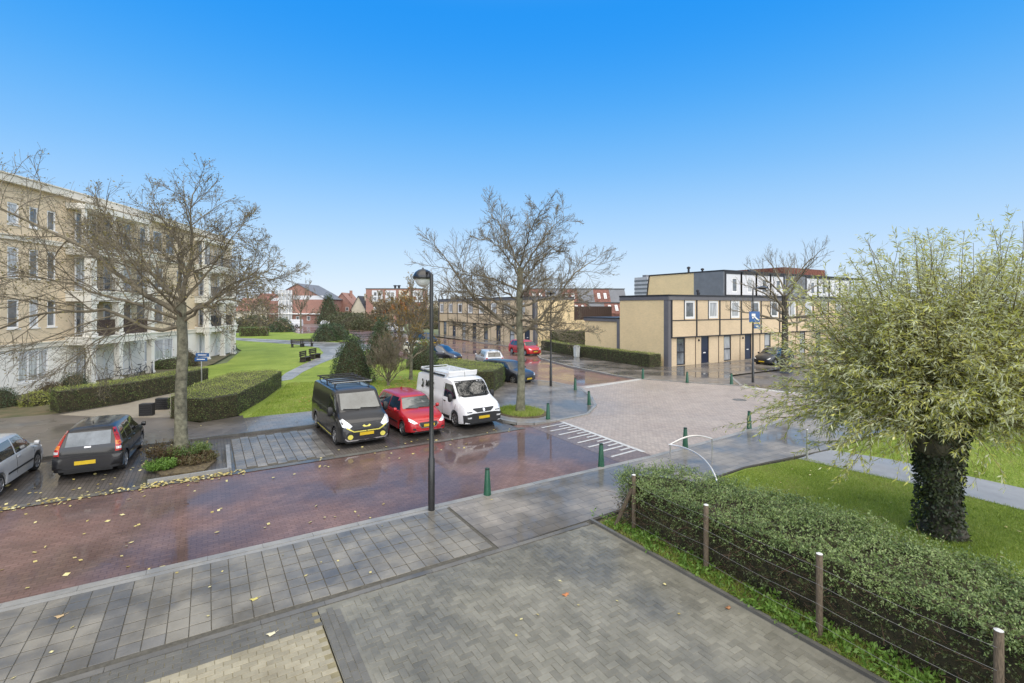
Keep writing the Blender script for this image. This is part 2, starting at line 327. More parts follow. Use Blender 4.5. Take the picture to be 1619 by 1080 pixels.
sheet('ground', ccw([(-1500,-300),(2500,-300),(2500,2500),(-1500,2500)]), -.08, M_FIELD)
sheet('road', ccw([(-60,11.8),(13.2,11.8),(13.2,18.2),(-60,18.2)]), 0.0, M_ROAD)
ramp_z = .055
b = MB(); b.add([(11.7,11.8,.004),(13.05,11.8,ramp_z),(13.45,17.8,ramp_z),(11.9,17.8,.004)], [(0,1,2,3)])
struct(b.build('road_ramp', wetmat('ramp_brick', (.17,.12,.10), (.23,.175,.15), joint=(.55,.55,.55), mortar=.1, wet=(.45,.8), wscale=.3, crough=(.1,.3), wetdark=.75)))
plat = [(13.05,11.8),(16,11.95),(19.3,12.2),(24,12.6),(32,12.6),(29.6,16.2),(29.8,19.3),(28.2,22.0),(26.3,25.1),(19.6,24.6),(18.0,22.2),(16.4,20.0),(15.0,18.6),(13.45,18.3)]
sheet('road_plateau', ccw(plat), ramp_z+.004, M_PLAT)
sheet('side_street', ccw([(20.2,24.1),(26.1,24.95),(25.9,27),(26.6,33.5),(28.2,40),(31.6,46),(33.2,53),(33.5,66),(31,110),(20,140),(15,110),(17,60),(16.6,45),(16.9,34),(18.8,30),(20.0,27)]), .008, M_STREET)
sheet('right_street', ccw([(29.8,12.6),(29.4,16.2),(29.3,19.2),(33,22.6),(90,22.6),(90,12.6)]), .006, M_ASPH)
# white lines on the plateau and the row of teeth on the ramp
def wline(a, c, wd, z, name='white_line'):
    a, c = Vector(a), Vector(c); n = (c-a).normalized(); n = Vector((-n.y, n.x))*wd/2
    return [(a+n), (a-n), (c-n), (c+n)], z
marks = MB()
for a, c, wd in [((20.4,24.05),(26.0,24.75),.45), ((29.25,19.0),(29.5,16.4),.45), ((29.5,16.4),(31.6,12.9),.4)]:
    q, z = wline(a, c, wd, 0); marks.add([(p.x,p.y,ramp_z+.0075) for p in q], [(0,1,2,3)])
struct(marks.build('white_line', M_WHITE))
teeth = thing('ramp_marking', 'white painted comb of teeth on the brick ramp beside the parked white van', 'road marking', (13.1,14.8,0))
tb = MB(); q, _ = wline((13.44,17.45),(13.12,12.3),.17,0); tb.add([(p.x,p.y,ramp_z+.008) for p in q], [(0,1,2,3)]); tb.build('long_line', M_WHITE, teeth)
for i in range(15):
    y = 12.62+i*.325; xr = 13.10+(y-12.3)*.062; ln = 1.25 if i % 2 == 0 else .55
    zf = lambda x: .004+(ramp_z-.004)*max(0, min(1, (x-11.78)/1.3))+.006
    tb = MB(); tb.add([(xr-ln,y-.055,zf(xr-ln)),(xr-.08,y-.055,zf(xr-.08)),(xr-.08,y+.055,zf(xr-.08)),(xr-ln,y+.055,zf(xr-ln))], [(0,1,2,3)]); tb.build('tooth', M_WHITE, teeth)
mh = MB(); mh.lathe([(.36,0),(.36,.012),(.30,.014)], (24.95,16.4,ramp_z), 20)
tag(mh.build('drain_cover', M_DKERB), 'round dark iron manhole cover in the beige brick crossing', 'manhole cover')

# parking strip along the far side of the road
sheet('parking_bays', ccw([(-60,17.6),(11.3,17.6),(11.3,22.55),(-60,22.55)]), .012, M_PARK)
sheet('gutter', ccw([(-60,17.45),(11.5,17.45),(11.5,17.72),(-60,17.72)]), .016, M_DKERB)

PZ = .10
# near pavement: border kerbs, bed of tiles, wet slabs
pav = struct(MB().prism(ccw([(-30,8.7),(-30,11.78),(13.0,11.78),(16,11.93),(19.3,12.15),(24,12.55),(60,12.5),(60,9.9),(19,8.9),(14.5,9.35),(11.4,9.2),(7.75,8.95),(7.6,8.7)]), -.05, PZ-.012).build('pavement', M_EARTH, local=True))
sheet('pavement_slabs', ccw([(5.23,8.94),(5.23,11.6),(13,11.6),(16,11.75),(19.3,12.0),(24,12.4),(60,12.3),(60,9.9),(19,8.95),(14.5,9.4),(11.4,9.22),(7.75,9.02)]), PZ, M_SLAB)
def kerb_run(name, pts, wd, z, m, h=.12, ln=1.0, parent=None):
    """kerb stones laid end to end with 6 mm joints along a line; each stone is an object of the run"""
    root = parent; me = None; out = []
    for a, c in zip(pts[:-1], pts[1:]):
        a, c = Vector(a+(0,)), Vector(c+(0,)); d = c-a; n = max(1, round(d.length/ln)); st = d/n; u = d.normalized(); nn = Vector((-u.y,u.x,0))
        L = st.length/2-.003
        for i in range(n):
            mb = MB(); mb.obox((0,0,0), (L,0,0), (0,wd/2,0), (0,0,h/2))
            if me is None or abs(L-me[1]) > .002: me = (mb.mesh('kerb_stone', m), L)
            p = a+st*(i+.5); o = bpy.data.objects.new('kerb_stone', me[0]); COL.objects.link(o); o.parent = root
            o.location = (p.x, p.y, z-h/2+random.uniform(-.002,.002)); o.rotation_euler = (0,0,math.atan2(u.y,u.x)); out.append(o)
    return out
kroot = struct(MB().box(-30,13,11.69,11.71,-.04,PZ-.03).build('kerb', M_EARTH))
kerb_run('kerb', [(-14,11.7),(13.0,11.7),(16,11.85),(19.3,12.1),(24,12.5)], .19, PZ+.006, M_KERB, parent=kroot)
M_BORD0 = wetmat('low_kerb', (.12,.112,.098), (.18,.17,.15), wet=(.45,.7), wscale=.8, crough=(.1,.3), vscale=2.0)
k2 = struct(MB().box(-14,7.6,8.86,8.88,-.04,PZ-.03).build('kerb', M_EARTH))
kerb_run('kerb', [(-14,8.87),(7.6,8.87)], .12, PZ+.008, M_BORD0, parent=k2)
# tiles 30x30
def pieces(parent, name, m, cells, size, z, th=.03, limit=300, jitter=.003):
    """cells: (x, y, rot) of equal pieces; those largest in the photograph become objects, the rest one joined part"""
    lx, ly = size; near = []; rest = []
    for c in cells:
        p = to_px(c[0], c[1], z)
        if p and -20 < p[0] < 1640 and p[1] < 1100: near.append((p[2], c))
        elif p and -200 < p[0] < 1850 and p[1] < 1400: rest.append(c)
    near.sort(key=lambda t: t[0]); rest += [c for _, c in near[limit:]]; near = [c for _, c in near[:limit]]
    bv = .004
    def pc(mb, M=None):
        a, b2 = lx/2, ly/2
        vs = [(-a,-b2,-th),(a,-b2,-th),(a,b2,-th),(-a,b2,-th),(-a,-b2,-bv),(a,-b2,-bv),(a,b2,-bv),(-a,b2,-bv),(-a+bv,-b2+bv,0),(a-bv,-b2+bv,0),(a-bv,b2-bv,0),(-a+bv,b2-bv,0)]
        fs = [(4,5,9,8),(5,6,10,9),(6,7,11,10),(7,4,8,11),(8,9,10,11),(0,1,5,4),(1,2,6,5),(2,3,7,6),(3,0,4,7)]
        mb.add([M @ Vector(v) for v in vs] if M else vs, fs)
    mb = MB(); pc(mb); me = mb.mesh(name, m)
    rnd = lambda: random.uniform(-jitter, jitter)
    for x, y, r in near:
        o = bpy.data.objects.new(name, me); COL.objects.link(o); o.parent = parent; o.location = (x, y, z+rnd()); o.rotation_euler = (rnd()*3, rnd()*3, r+rnd()*2)
    if rest:
        mb = MB()
        for x, y, r in rest: pc(mb, Matrix.Translation((x, y, z+rnd())) @ Matrix.Rotation(r+rnd()*2, 4, 'Z') @ Matrix.Rotation(rnd()*3, 4, 'X'))
        struct(mb.build(name, m, parent, local=True), 'stuff')
cells = [(-13.9+.3*i, 9.08+.3*(j+.5)-.01, 0) for i in range(64) for j in range(8) if -13.9+.3*i < 5.2]
M_TILE2 = wetmat('tile_concrete_dark', (.12,.115,.105), (.18,.172,.158), wet=(.42,.66), wscale=.9, crough=(.08,.35), vscale=2.2, island=.13, wetdark=.66)
_dk = lambda c: abs(c[0]+1.35) < .16 or (abs(c[0]-2.1) < .16 and c[1] > 9.8) or (abs(c[0]+.75) < .3 and c[1] < 9.35)
pieces(pav, 'paving_tile', M_TILE, [c for c in cells if not _dk(c)], (.288,.279), PZ, .04, 284)
pieces(pav, 'paving_tile', M_TILE2, [c for c in cells if _dk(c)], (.288,.279), PZ, .04, 16)
b = MB(); b.box(-14,5.35,11.47,11.6,0,PZ-.004); struct(b.build('pavement_edge', M_KERB))
# slightly darker replaced slabs seen in the tile field
# driveway in herringbone, dark border courses and the yellow corner
drv = struct(MB().box(1.58,7.72,-2,8.80,-.05,PZ-.006).build('driveway', M_BRK))
hb = []
W1 = .105
for i in range(-5, 70):
    for j in range(-5, 90):
        k = (i-j) % 4; x0, y0 = 1.95+i*W1, 0.2+j*W1
        if k == 0: hb.append((x0+W1, y0+W1/2, 0, 0))
        elif k == 3: hb.append((x0+W1/2, y0+W1, R(90), 0))
hb = [(x,y,r) for x,y,r,_ in hb if 2.0 < x < 7.58 and 0 < y < 8.72]
pieces(drv, 'herringbone_brick', M_BRK, hb, (.204,.099), PZ, .03)
M_BORD = wetmat('border_paver', (.10,.095,.08), (.155,.148,.13), wet=(.5,.72), wscale=.45, crough=(.1,.35), vscale=1.2, island=.12, wetdark=.6)
rowb = [(1.47-.21*i-(.105 if j % 2 else 0), 8.755-.105*j, 0) for i in range(28) for j in range(5)]
pieces(drv, 'border_brick', M_BORD, rowb, (.204,.099), PZ+.001, .03)
brd = [(1.64+.105*c, .3+.21*k+(.1 if c == 1 else 0), R(90)) for c in range(3) for k in range(41) if .3+.21*k+(.1 if c == 1 else 0) < 8.7]
pieces(drv, 'border_brick', M_BORD, brd, (.204,.099), PZ+.001, .03)
yel = struct(MB().box(-6,1.56,-2,8.80,-.05,PZ-.007).build('front_path', mat('yellow_joint', (.22,.19,.11), .9, .2, 8)))
yc = [(1.45-.21*i-(.105 if j % 2 else 0), 8.23-.105*j, 0) for i in range(22) for j in range(40)]
yc = [c for c in yc if c[0]+.1 < 1.57 and to_px(c[0], c[1], 0) and to_px(c[0], c[1], 0)[1] < 1115]
pieces(yel, 'yellow_brick', M_YEL, yc, (.204,.099), PZ, .03)

# tiled parking bay between the tree and the black van
bay = struct(MB().box(.75,3.75,17.75,22.3,-.02,.015).build('parking_bay', M_EARTH))
M_BAY = wetmat('bay_tile', (.16,.148,.132), (.25,.232,.208), wet=(.42,.6), wscale=.9, crough=(.06,.3), vscale=1.5, island=.12, wetdark=.6, film=.5)
pieces(bay, 'bay_tile', M_BAY, [(.92+.3*i, 17.95+.3*j+(.15 if i % 2 else 0), 0) for i in range(10) for j in range(14)], (.282,.282), .036, .02)

# kerbs and islands on the far side
sheet('peninsula', ccw([(11.35,22.6),(11.35,19.0),(11.6,18.3),(12.2,17.85),(13.3,17.72),(15.4,18.0),(17.1,19.35),(18.7,21.6),(20.1,24.3),(19.9,27),(18.6,30),(16.8,33.5),(15,33),(14.2,26.6),(11.35,25.4)]), PZ, wetmat('wet_dark_paving', (.20,.175,.15), (.29,.26,.225), joint=(.5,.5,.5), bw=.3, bh=.3, mortar=.04, wet=(.42,.6), wscale=.35, crough=(.08,.3), vscale=.8, wetdark=.5, film=.6))
kp = struct(MB().box(11.6,11.62,19,22,-.04,.05).build('kerb', M_EARTH))
kerb_run('kerb', [(11.35,22.6),(11.35,19.0),(11.6,18.3),(12.2,17.85),(13.3,17.72),(15.4,18.0),(17.1,19.35),(18.7,21.6),(20.1,24.3),(19.9,27),(18.6,30)], .14, PZ+.012, M_KERB, ln=.9, parent=kp)
kf = struct(MB().box(-30,11.3,22.6,22.62,-.04,.05).build('kerb', M_EARTH))
kerb_run('kerb', [(-30,22.6),(11.35,22.6)], .14, PZ+.012, M_DKERB, parent=kf)
sheet('far_pavement', ccw([(1.4,22.66),(11.4,22.66),(11.4,25.4),(1.4,25.6)]), PZ, M_SLAB2)
sheet('courtyard', ccw([(-60,22.66),(1.4,22.66),(1.4,26.3),(-0.3,25.6),(-1.5,27.4),(0.5,35.5),(-0.5,38.8),(-4,33),(-6.3,31.3),(-14,31.8),(-60,31)]), PZ-.004, M_ASPH)
sheet('garden_path', ccw([(-6.0,30.9),(-3.4,28.6),(-1.5,27.5),(0.4,33),(0.6,39),(-.6,38.6),(-3.6,32.6)]), PZ+.004, mat('beige_path', (.33,.29,.23), .6, .12, 2, coat=.3))
sheet('east_pavement', ccw([(26.1,24.95),(27.8,21.7),(29.4,19.2),(33,22.5),(90,22.5),(90,28.4),(33.2,28.4),(34.2,40),(36.5,53),(36.5,82),(33.6,82),(33.3,53),(31.6,46),(28.2,40),(26.6,33.5),(25.9,27)]), PZ, wetmat('wet_brick_walk', (.17,.145,.12), (.26,.23,.20), joint=(.6,.6,.6), bw=.3, bh=.3, mortar=.05, wet=(.4,.55), wscale=.3, crough=(.04,.25), vscale=.7, wetdark=.5))
ke = struct(MB().box(26.4,26.42,25.5,26,-.04,.05).build('kerb', M_EARTH))
kerb_run('kerb', [(33,22.5),(29.4,19.2),(27.8,21.7),(26.05,24.95),(25.85,27),(26.55,33.5),(28.15,40),(31.5,46),(33.2,53),(33.5,66)], .16, PZ+.012, M_KERB, ln=1.2, parent=ke)
# lawns and paths
LZ = .07
lawn = sheet('lawn', ccw([(1.4,25.5),(14.2,25.5),(14.2,26.6),(15.2,33),(16.5,36),(16.4,45),(16.6,60),(14.5,110),(-2,110),(3.4,66),(1.5,52),(-14,32),(-6,31.2),(0,38.4),(1.2,27)]), LZ, M_GRASS)
sheet('garden_bed_ground', ccw([(-16,31.6),(-6.1,31.2),(-2.5,42),(0.5,52),(2.3,62),(-3,60),(-20,36)]), LZ+.004, mat('garden_soil', (.10,.12,.045), .9, .35, 1.5, c2=(.13,.10,.06), bump=.6))
path_px = [(436,604),(452,590),(478,577),(500,567),(512,558),(505,550),(470,545),(372,538),(372,534),(470,538.5),(560,543),(600,546),(590,552),(560,558),(530,566),(505,576),(480,588),(462,600)]
sheet('footpath', gp(path_px, LZ), LZ+.009, wetmat('pale_path', (.25,.24,.22), (.36,.35,.325), joint=(.75,.75,.75), bw=.3, bh=.3, mortar=.04, wet=(.42,.62), wscale=.25, crough=(.12,.35), wetdark=.6, film=.5))
sheet('far_road', gp([(372,531),(440,527),(560,529),(600,534),(640,540),(650,534),(600,518),(560,511),(372,514)], 0), .0, mat('far_asphalt', (.20,.18,.18), .35, .15, .3, coat=.5))
sheet('lawn_strip', gp([(372,534),(430,530),(500,526.5),(556,528),(570,536),(560,541),(470,536.5)], LZ), LZ+.004, M_GRASS)
# right hand lawns and path
RG = [(7.9,8.86),(11.4,9.15),(14.5,9.32),(17.0,8.95),(19,8.85),(60,9.8),(60,-30),(7.9,-30)]
rl = sheet('lawn', ccw(RG), LZ, M_GRASS)
sheet('footpath', ccw([(16.9,8.98),(18.9,9.0),(19.5,7.2),(19.55,4.2),(19.6,0),(20,-12),(17.8,-12),(17.5,0),(17.45,3.7),(17.45,5.2),(17.1,7.5)]), LZ+.012, M_PATH)
# planted bed with the hedge: dark edging on the driveway side
sheet('hedge_bed', ccw([(7.8,8.86),(8.9,8.9),(10.4,7.2),(10.6,0),(7.8,0)]), LZ+.02, M_SOIL)
edg = MB(); edg.box(7.72,7.80,-1,8.95,-.05,PZ+.05)
struct(edg.build('bed_edging', M_DKERB)); 
# planting pits of the two street trees
sheet('tree_pit', ccw([(-1.35,17.8),(.5,17.8),(.5,22.4),(-1.35,22.4)]), .03, M_PARK)
kt = struct(MB().box(-1.4,.4,17.86,17.88,-.04,.05).build('kerb', M_EARTH))
kerb_run('kerb', [(-1.5,17.85),(.58,17.85),(.62,20.9)], .12, .12, M_KERB, ln=.9, parent=kt)
b = MB(); b.prism(ccw([(-1.2,18.3),(-.1,18.1),(.25,19.2),(.1,20.8),(-1.0,21.3),(-1.7,20.0)]), 0, .09); struct(b.build('tree_pit_soil', M_SOIL, local=True))
b = MB(); b.prism(ccw([(12.0+1.15*math.cos(t)+.9, 20.0+1.5*math.sin(t)) for t in [i*math.pi/6 for i in range(12)]]), 0, PZ+.03); struct(b.build('tree_pit_soil', M_SOIL, local=True))

# ------------------------------------------------------------------ walls with real openings
class Wall:
    """a flat wall: origin O, unit vector U along, outward normal N; s along, z up. openings (s0,s1,z0,z1) are real holes with reveals"""
    def __init__(s, O, U, N=None):
        s.O = Vector((O[0],O[1],0)); s.U = Vector((U[0],U[1],0)).normalized(); s.N = Vector((s.U.y,-s.U.x,0)) if N is None else Vector(N)
    def p(s, a, z, out=0.0): v = s.O+s.U*a+s.N*out; return (v.x, v.y, z)
    def face(s, mb, s0, s1, z0, z1, ops=(), depth=.12, out=0.0):
        ss = sorted({s0, s1} | {max(s0, min(s1, o[k])) for o in ops for k in (0,1)}); zz = sorted({z0, z1} | {max(z0, min(z1, o[k])) for o in ops for k in (2,3)})
        for a, c in zip(ss[:-1], ss[1:]):
            for e, g in zip(zz[:-1], zz[1:]):
                ms, mz = (a+c)/2, (e+g)/2
                if any(o[0] < ms < o[1] and o[2] < mz < o[3] for o in ops): continue
                mb.add([s.p(a,e,out), s.p(c,e,out), s.p(c,g,out), s.p(a,g,out)], [(0,1,2,3)])
        for o in ops:
            a, c, e, g = o
            for (q, r_) in (((a,e),(c,e)), ((c,e),(c,g)), ((c,g),(a,g)), ((a,g),(a,e))):
                mb.add([s.p(*q,out), s.p(*r_,out), s.p(*r_,out-depth), s.p(*q,out-depth)], [(0,1,2,3)])
        return mb
    def bar(s, mb, s0, s1, z0, z1, o0, o1):
        return mb.obox(Vector(s.p((s0+s1)/2,(z0+z1)/2,(o0+o1)/2)), s.U*((s1-s0)/2), s.N*((o1-o0)/2), Vector((0,0,(z1-z0)/2)))
M_GLASS = mat('window_glass', (.06,.07,.08), .05, .6, .8, c2=(.14,.15,.16), spec=.8, coat=.5, crough=.03)
M_CURT = mat('curtained_glass', (.30,.31,.32), .12, .35, 2.2, c2=(.50,.51,.52), coat=.8, crough=.04, stretch=(6,6,.3))
M_WFR = mat('white_frame', (.80,.79,.77), .4, .04, 4)
M_DARKW = mat('dark_trim', (.035,.032,.035), .5, .2, 5)
def window(wl, s0, s1, z0, z1, parent, out=-.07, muntins=0, glass=None, fr=None, fw=.07, sill=True, name='window', trans=None):
    """frame ring with mullions (part) + pane and sill (sub-parts), set into the opening"""
    fr = fr or M_WFR; mb = MB(); t = .06
    wl.bar(mb, s0, s1, z0, z0+fw, out-t, out+.01); wl.bar(mb, s0, s1, z1-fw, z1, out-t, out+.01)
    wl.bar(mb, s0, s0+fw, z0+fw, z1-fw, out-t, out+.01); wl.bar(mb, s1-fw, s1, z0+fw, z1-fw, out-t, out+.01)
    for k in range(muntins):
        c = s0+(s1-s0)*(k+1)/(muntins+1); wl.bar(mb, c-fw/2, c+fw/2, z0+fw, z1-fw, out-t, out+.01)
    if trans: wl.bar(mb, s0+fw, s1-fw, trans-fw/2, trans+fw/2, out-t, out+.008)
    o = mb.build(name, fr, parent)
    g = MB(); wl.bar(g, s0+fw*.5, s1-fw*.5, z0+fw*.5, z1-fw*.5, out-.045, out-.03)
    g.build('pane', glass or random.choice([M_GLASS, M_GLASS, M_CURT]), o)
    if sill: g = MB(); wl.bar(g, s0-.06, s1+.06, z0-.07, z0-.005, out, .06); g.build('sill', fr, o)
    return o

# ------------------------------------------------------------------ apartment crescent on the left
M_CREAM = brickmat('sand_brick', (.70,.56,.38), (.64,.53,.38), var=.06)
M_PLAST = mat('cream_plaster', (.76,.72,.63), .75, .05, .6, c2=(.80,.77,.70))
M_BAND = mat('pale_moulding', (.70,.65,.55), .6, .1, 1.0)
M_BROWN = mat('brown_boards', (.055,.032,.024), .6, .3, 8, stretch=(8,8,.4))
M_RAIL = mat('dark_railing', (.03,.03,.032), .4, .1, 5, metal=.5)
M_ROOFT = mat('roof_felt', (.10,.10,.10), .9, .2, .5)
apt = thing('apartment_block', 'four-storey curved sand brick apartment block with white ground floor and balconies', 'apartment building', (-6,44,0))
AP = [(-26.0,12.5),(-14.0,31.6),(-9.9,38.5),(-5.7,46.2),(0.7,60.4),(2.3,64.9)]
def ray_hit(px, a, c):
    t = (px-CX)/FPX; d = Vector((SY+t*CY, CY-t*SY)); a = Vector(a); u = Vector(c)-a
    den = d.x*u.y-d.y*u.x
    return (a.y*d.x-a.x*d.y)/den*-1 if abs(den) > 1e-9 else None
segs = []
for a, c in zip(AP[:-1], AP[1:]):
    L = (Vector(c)-Vector(a)).length; segs.append((a, c, L, Wall(a, (c[0]-a[0], c[1]-a[1]))))
def at_px(px):      # (segment index, distance along it) of the facade where the photo shows column px
    t = (px-CX)/FPX; d = Vector((SY+t*CY, CY-t*SY))
    for i, (a, c, L, wl) in enumerate(segs):
        ax, ay = a; u = wl.U; den = d.x*u.y-d.y*u.x
        s = (ax*d.y-ay*d.x)/den
        if -1e-6 <= s <= L+1e-6: return i, s
    return None
ZL, ZB, ZT = 2.75, 9.1, 12.35
wins = {i: [] for i in range(len(segs))}; grd = {i: [] for i in range(len(segs))}
def addw(px0, px1, z0, z1, kind='w', mun=0, glass=None):
    A0 = at_px((px0+px1)/2)
    if A0 is None: return
    i = A0[0]; wl = segs[i][3]; r_ = []
    for px in (px0, px1):
        t = (px-CX)/FPX; d = (SY+t*CY, CY-t*SY); r_.append((segs[i][0][0]*d[1]-segs[i][0][1]*d[0])/(d[0]*wl.U.y-d[1]*wl.U.x))
    s0, s1 = max(.05, r_[0]), min(segs[i][2]-.05, r_[1])
    if s1-s0 < .25: return
    wins[i].append((s0, s1, z0, z1, mun, glass))
for px0, px1 in [(-62,-42),(-26,-8),(12,31),(47,62),(75,89)]:
    addw(px0, px1, 3.95, 5.62); addw(px0, px1, 6.9, 8.65); addw(px0, px1, 9.95, 11.2)
addw(28, 76, .72, 2.6, mun=2, glass=M_CURT); addw(-60, -20, .72, 2.6, mun=2, glass=M_CURT)
for px0, px1 in [(217,232),(243,259)]:
    addw(px0, px1, 3.9, 5.5); addw(px0, px1, 6.75, 8.5)
for px0, px1 in [(222,238),(243,258),(263,277)]: addw(px0, px1, 9.8, 11.55)
for px0, px1 in [(280,291)]: addw(px0, px1, 3.9, 5.5); addw(px0, px1, 6.75, 8.5)
addw(228, 274, .7, 2.45, mun=2, glass=M_CURT)
for i, (a, c, L, wl) in enumerate(segs):
    up = [w_ for w_ in wins[i] if w_[2] > ZL]; lo = [w_ for w_ in wins[i] if w_[2] < ZL]
    mb = MB(); wl.face(mb, 0, L, ZL, ZT, [w_[:4] for w_ in up]); mb.build('wall', M_CREAM, apt)
    mb = MB(); wl.face(mb, 0, L, 0, ZL, [w_[:4] for w_ in lo], out=.05); mb.build('ground_floor_wall', M_PLAST, apt)
    for z0, z1, o, nm in ((ZL-.05, ZL+.22, .16, 'string_course'), (ZB-.06, ZB+.16, .13, 'string_course'), (ZT-.1, ZT+.32, .38, 'cornice')):
        mb = MB(); wl.bar(mb, -.02, L+.02, z0, z1, -.1, o); wl.bar(mb, -.02, L+.02, z1, z1+.07, -.1, o+.06); mb.build(nm, M_BAND, apt)
    for s0, s1, z0, z1, mun, gl in wins[i]: window(wl, s0, s1, z0, z1, apt, out=-.05 if z0 > ZL else 0.0, muntins=mun, glass=gl, fw=.09)
    bk = MB(); wl.bar(bk, 0, L, 0, ZT-.02, -.35, -.3); bk.build('inner_wall', M_ROOFT, apt)
# end wall and roof
e = Vector(AP[-1]); back = Vector((-.93,.36))
ew = Wall(AP[-1], back, N=(.36,.93,0)); mb = MB(); ew.face(mb, 0, 12, ZL, ZT); mb.build('wall', M_CREAM, apt); mb = MB(); ew.face(mb, 0, 12, 0, ZL, out=.05); mb.build('ground_floor_wall', M_PLAST, apt)
rf = ccw(AP+[tuple(e+back*12), (-14,60), (-24,42), (-38,20)]); mb = MB(); mb.prism(rf, ZT-.05, ZT+.1); mb.build('roof', M_ROOFT, apt)
# projecting loggia bays
def loggia(px0, px1, pxc, proj, tone):
    i0, s0 = at_px(px0); i1, s1 = at_px(px1)
    A_, B_ = Vector(segs[i0][3].p(s0, 0)), Vector(segs[i1][3].p(s1, 0)); L = (B_-A_).length
    wl = Wall((A_.x, A_.y), (B_.x-A_.x, B_.y-A_.y)); 
    ic, sc = at_px(pxc); mid = (Vector(segs[ic][3].p(sc, 0))-A_).dot(wl.U)
    P = proj
    for z0, z1, ov, m in ((ZL-.05,3.15,.12,M_PLAST),(5.55,6.15,.06,M_PLAST),(8.6,9.2,.12,M_PLAST)):
        mb = MB(); wl.bar(mb, -.1, L+.1, z0, z1, -.4, P+ov); wl.bar(mb, -.16, L+.16, z1, z1+.08, -.4, P+ov+.08); mb.build('balcony_slab', m, apt)
    # columns
    for zz0, zz1, wd in ((0,ZL-.05,.36),(3.23,5.55,.46),(6.23,8.6,.44)):
        for c in (wd/2+.02, mid, L-wd/2-.02):
            mb = MB(); wl.bar(mb, c-wd/2, c+wd/2, zz0, zz1, P-wd, P); wl.bar(mb, c-wd/2-.06, c+wd/2+.06, zz1-.16, zz1-.002, P-wd-.06, P+.06); wl.bar(mb, c-wd/2-.05, c+wd/2+.05, zz0+.002, zz0+.2, P-wd-.05, P+.05)
            mb.build('column', M_PLAST, apt)
    # balcony fronts: boards one by one on the first floor, railings above
    for a, c in ((.5, mid-.26), (mid+.26, L-.5)):
        n = max(3, int((c-a)/.16))
        for k in range(n):
            mb = MB(); wl.bar(mb, a+(c-a)*k/n+.008, a+(c-a)*(k+1)/n-.008, 3.26, 4.32, P-.26, P-.22); mb.build('balcony_board', tone, apt)
        mb = MB(); wl.bar(mb, a, c, 6.3, 6.36, P-.24, P-.19); wl.bar(mb, a, c, 7.12, 7.19, P-.24, P-.19)
        for k in range(int((c-a)/.13)): wl.bar(mb, a+.13*k+.05, a+.13*k+.075, 6.36, 7.12, P-.225, P-.205)
        mb.build('railing', M_RAIL, apt)
        # loggia back walls with glazed doors
        for z0, z1 in ((.02,2.5),(3.3,5.45),(6.3,8.5),(9.35,11.5)):
            nn = 3; 
            for q in range(nn):
                x0 = a+(c-a)*q/nn; x1 = a+(c-a)*(q+1)/nn
                if z0 < 1 and q == 1: g = M_BROWN
                else: g = random.choice([M_GLASS, M_CURT])
                window(wl, x0+.05, x1-.05, z0, z1, apt, out=.12, glass=g, sill=False, fw=.08, name='glazed_door')
    # top terrace
    mb = MB(); wl.bar(mb, 0, L, 9.25, 9.31, P-.12, P-.06); wl.bar(mb, 0, L, 10.2, 10.27, P-.12, P-.06)
    for k in range(int(L/.14)): wl.bar(mb, .14*k, .14*k+.025, 9.31, 10.2, P-.1, P-.08)
    mb.build('railing', M_RAIL, apt)
    mb = MB(); wl.bar(mb, -.1, L+.1, 11.6, 11.95, -.2, P-.3); mb.build('canopy', M_PLAST, apt)
    for c in (.1, mid, L-.1):
        mb = MB(); wl.bar(mb, c-.1, c+.1, 9.28, 11.6, P-.6, P-.4); mb.build('post', M_PLAST, apt)
    return wl, L, P
wlA, LA, PA = loggia(106, 213, 158, 1.5, M_BROWN)
wlB, LB, PB = loggia(309, 355, 338, 1.2, M_RAIL)
# things on the porch: bicycles are built below

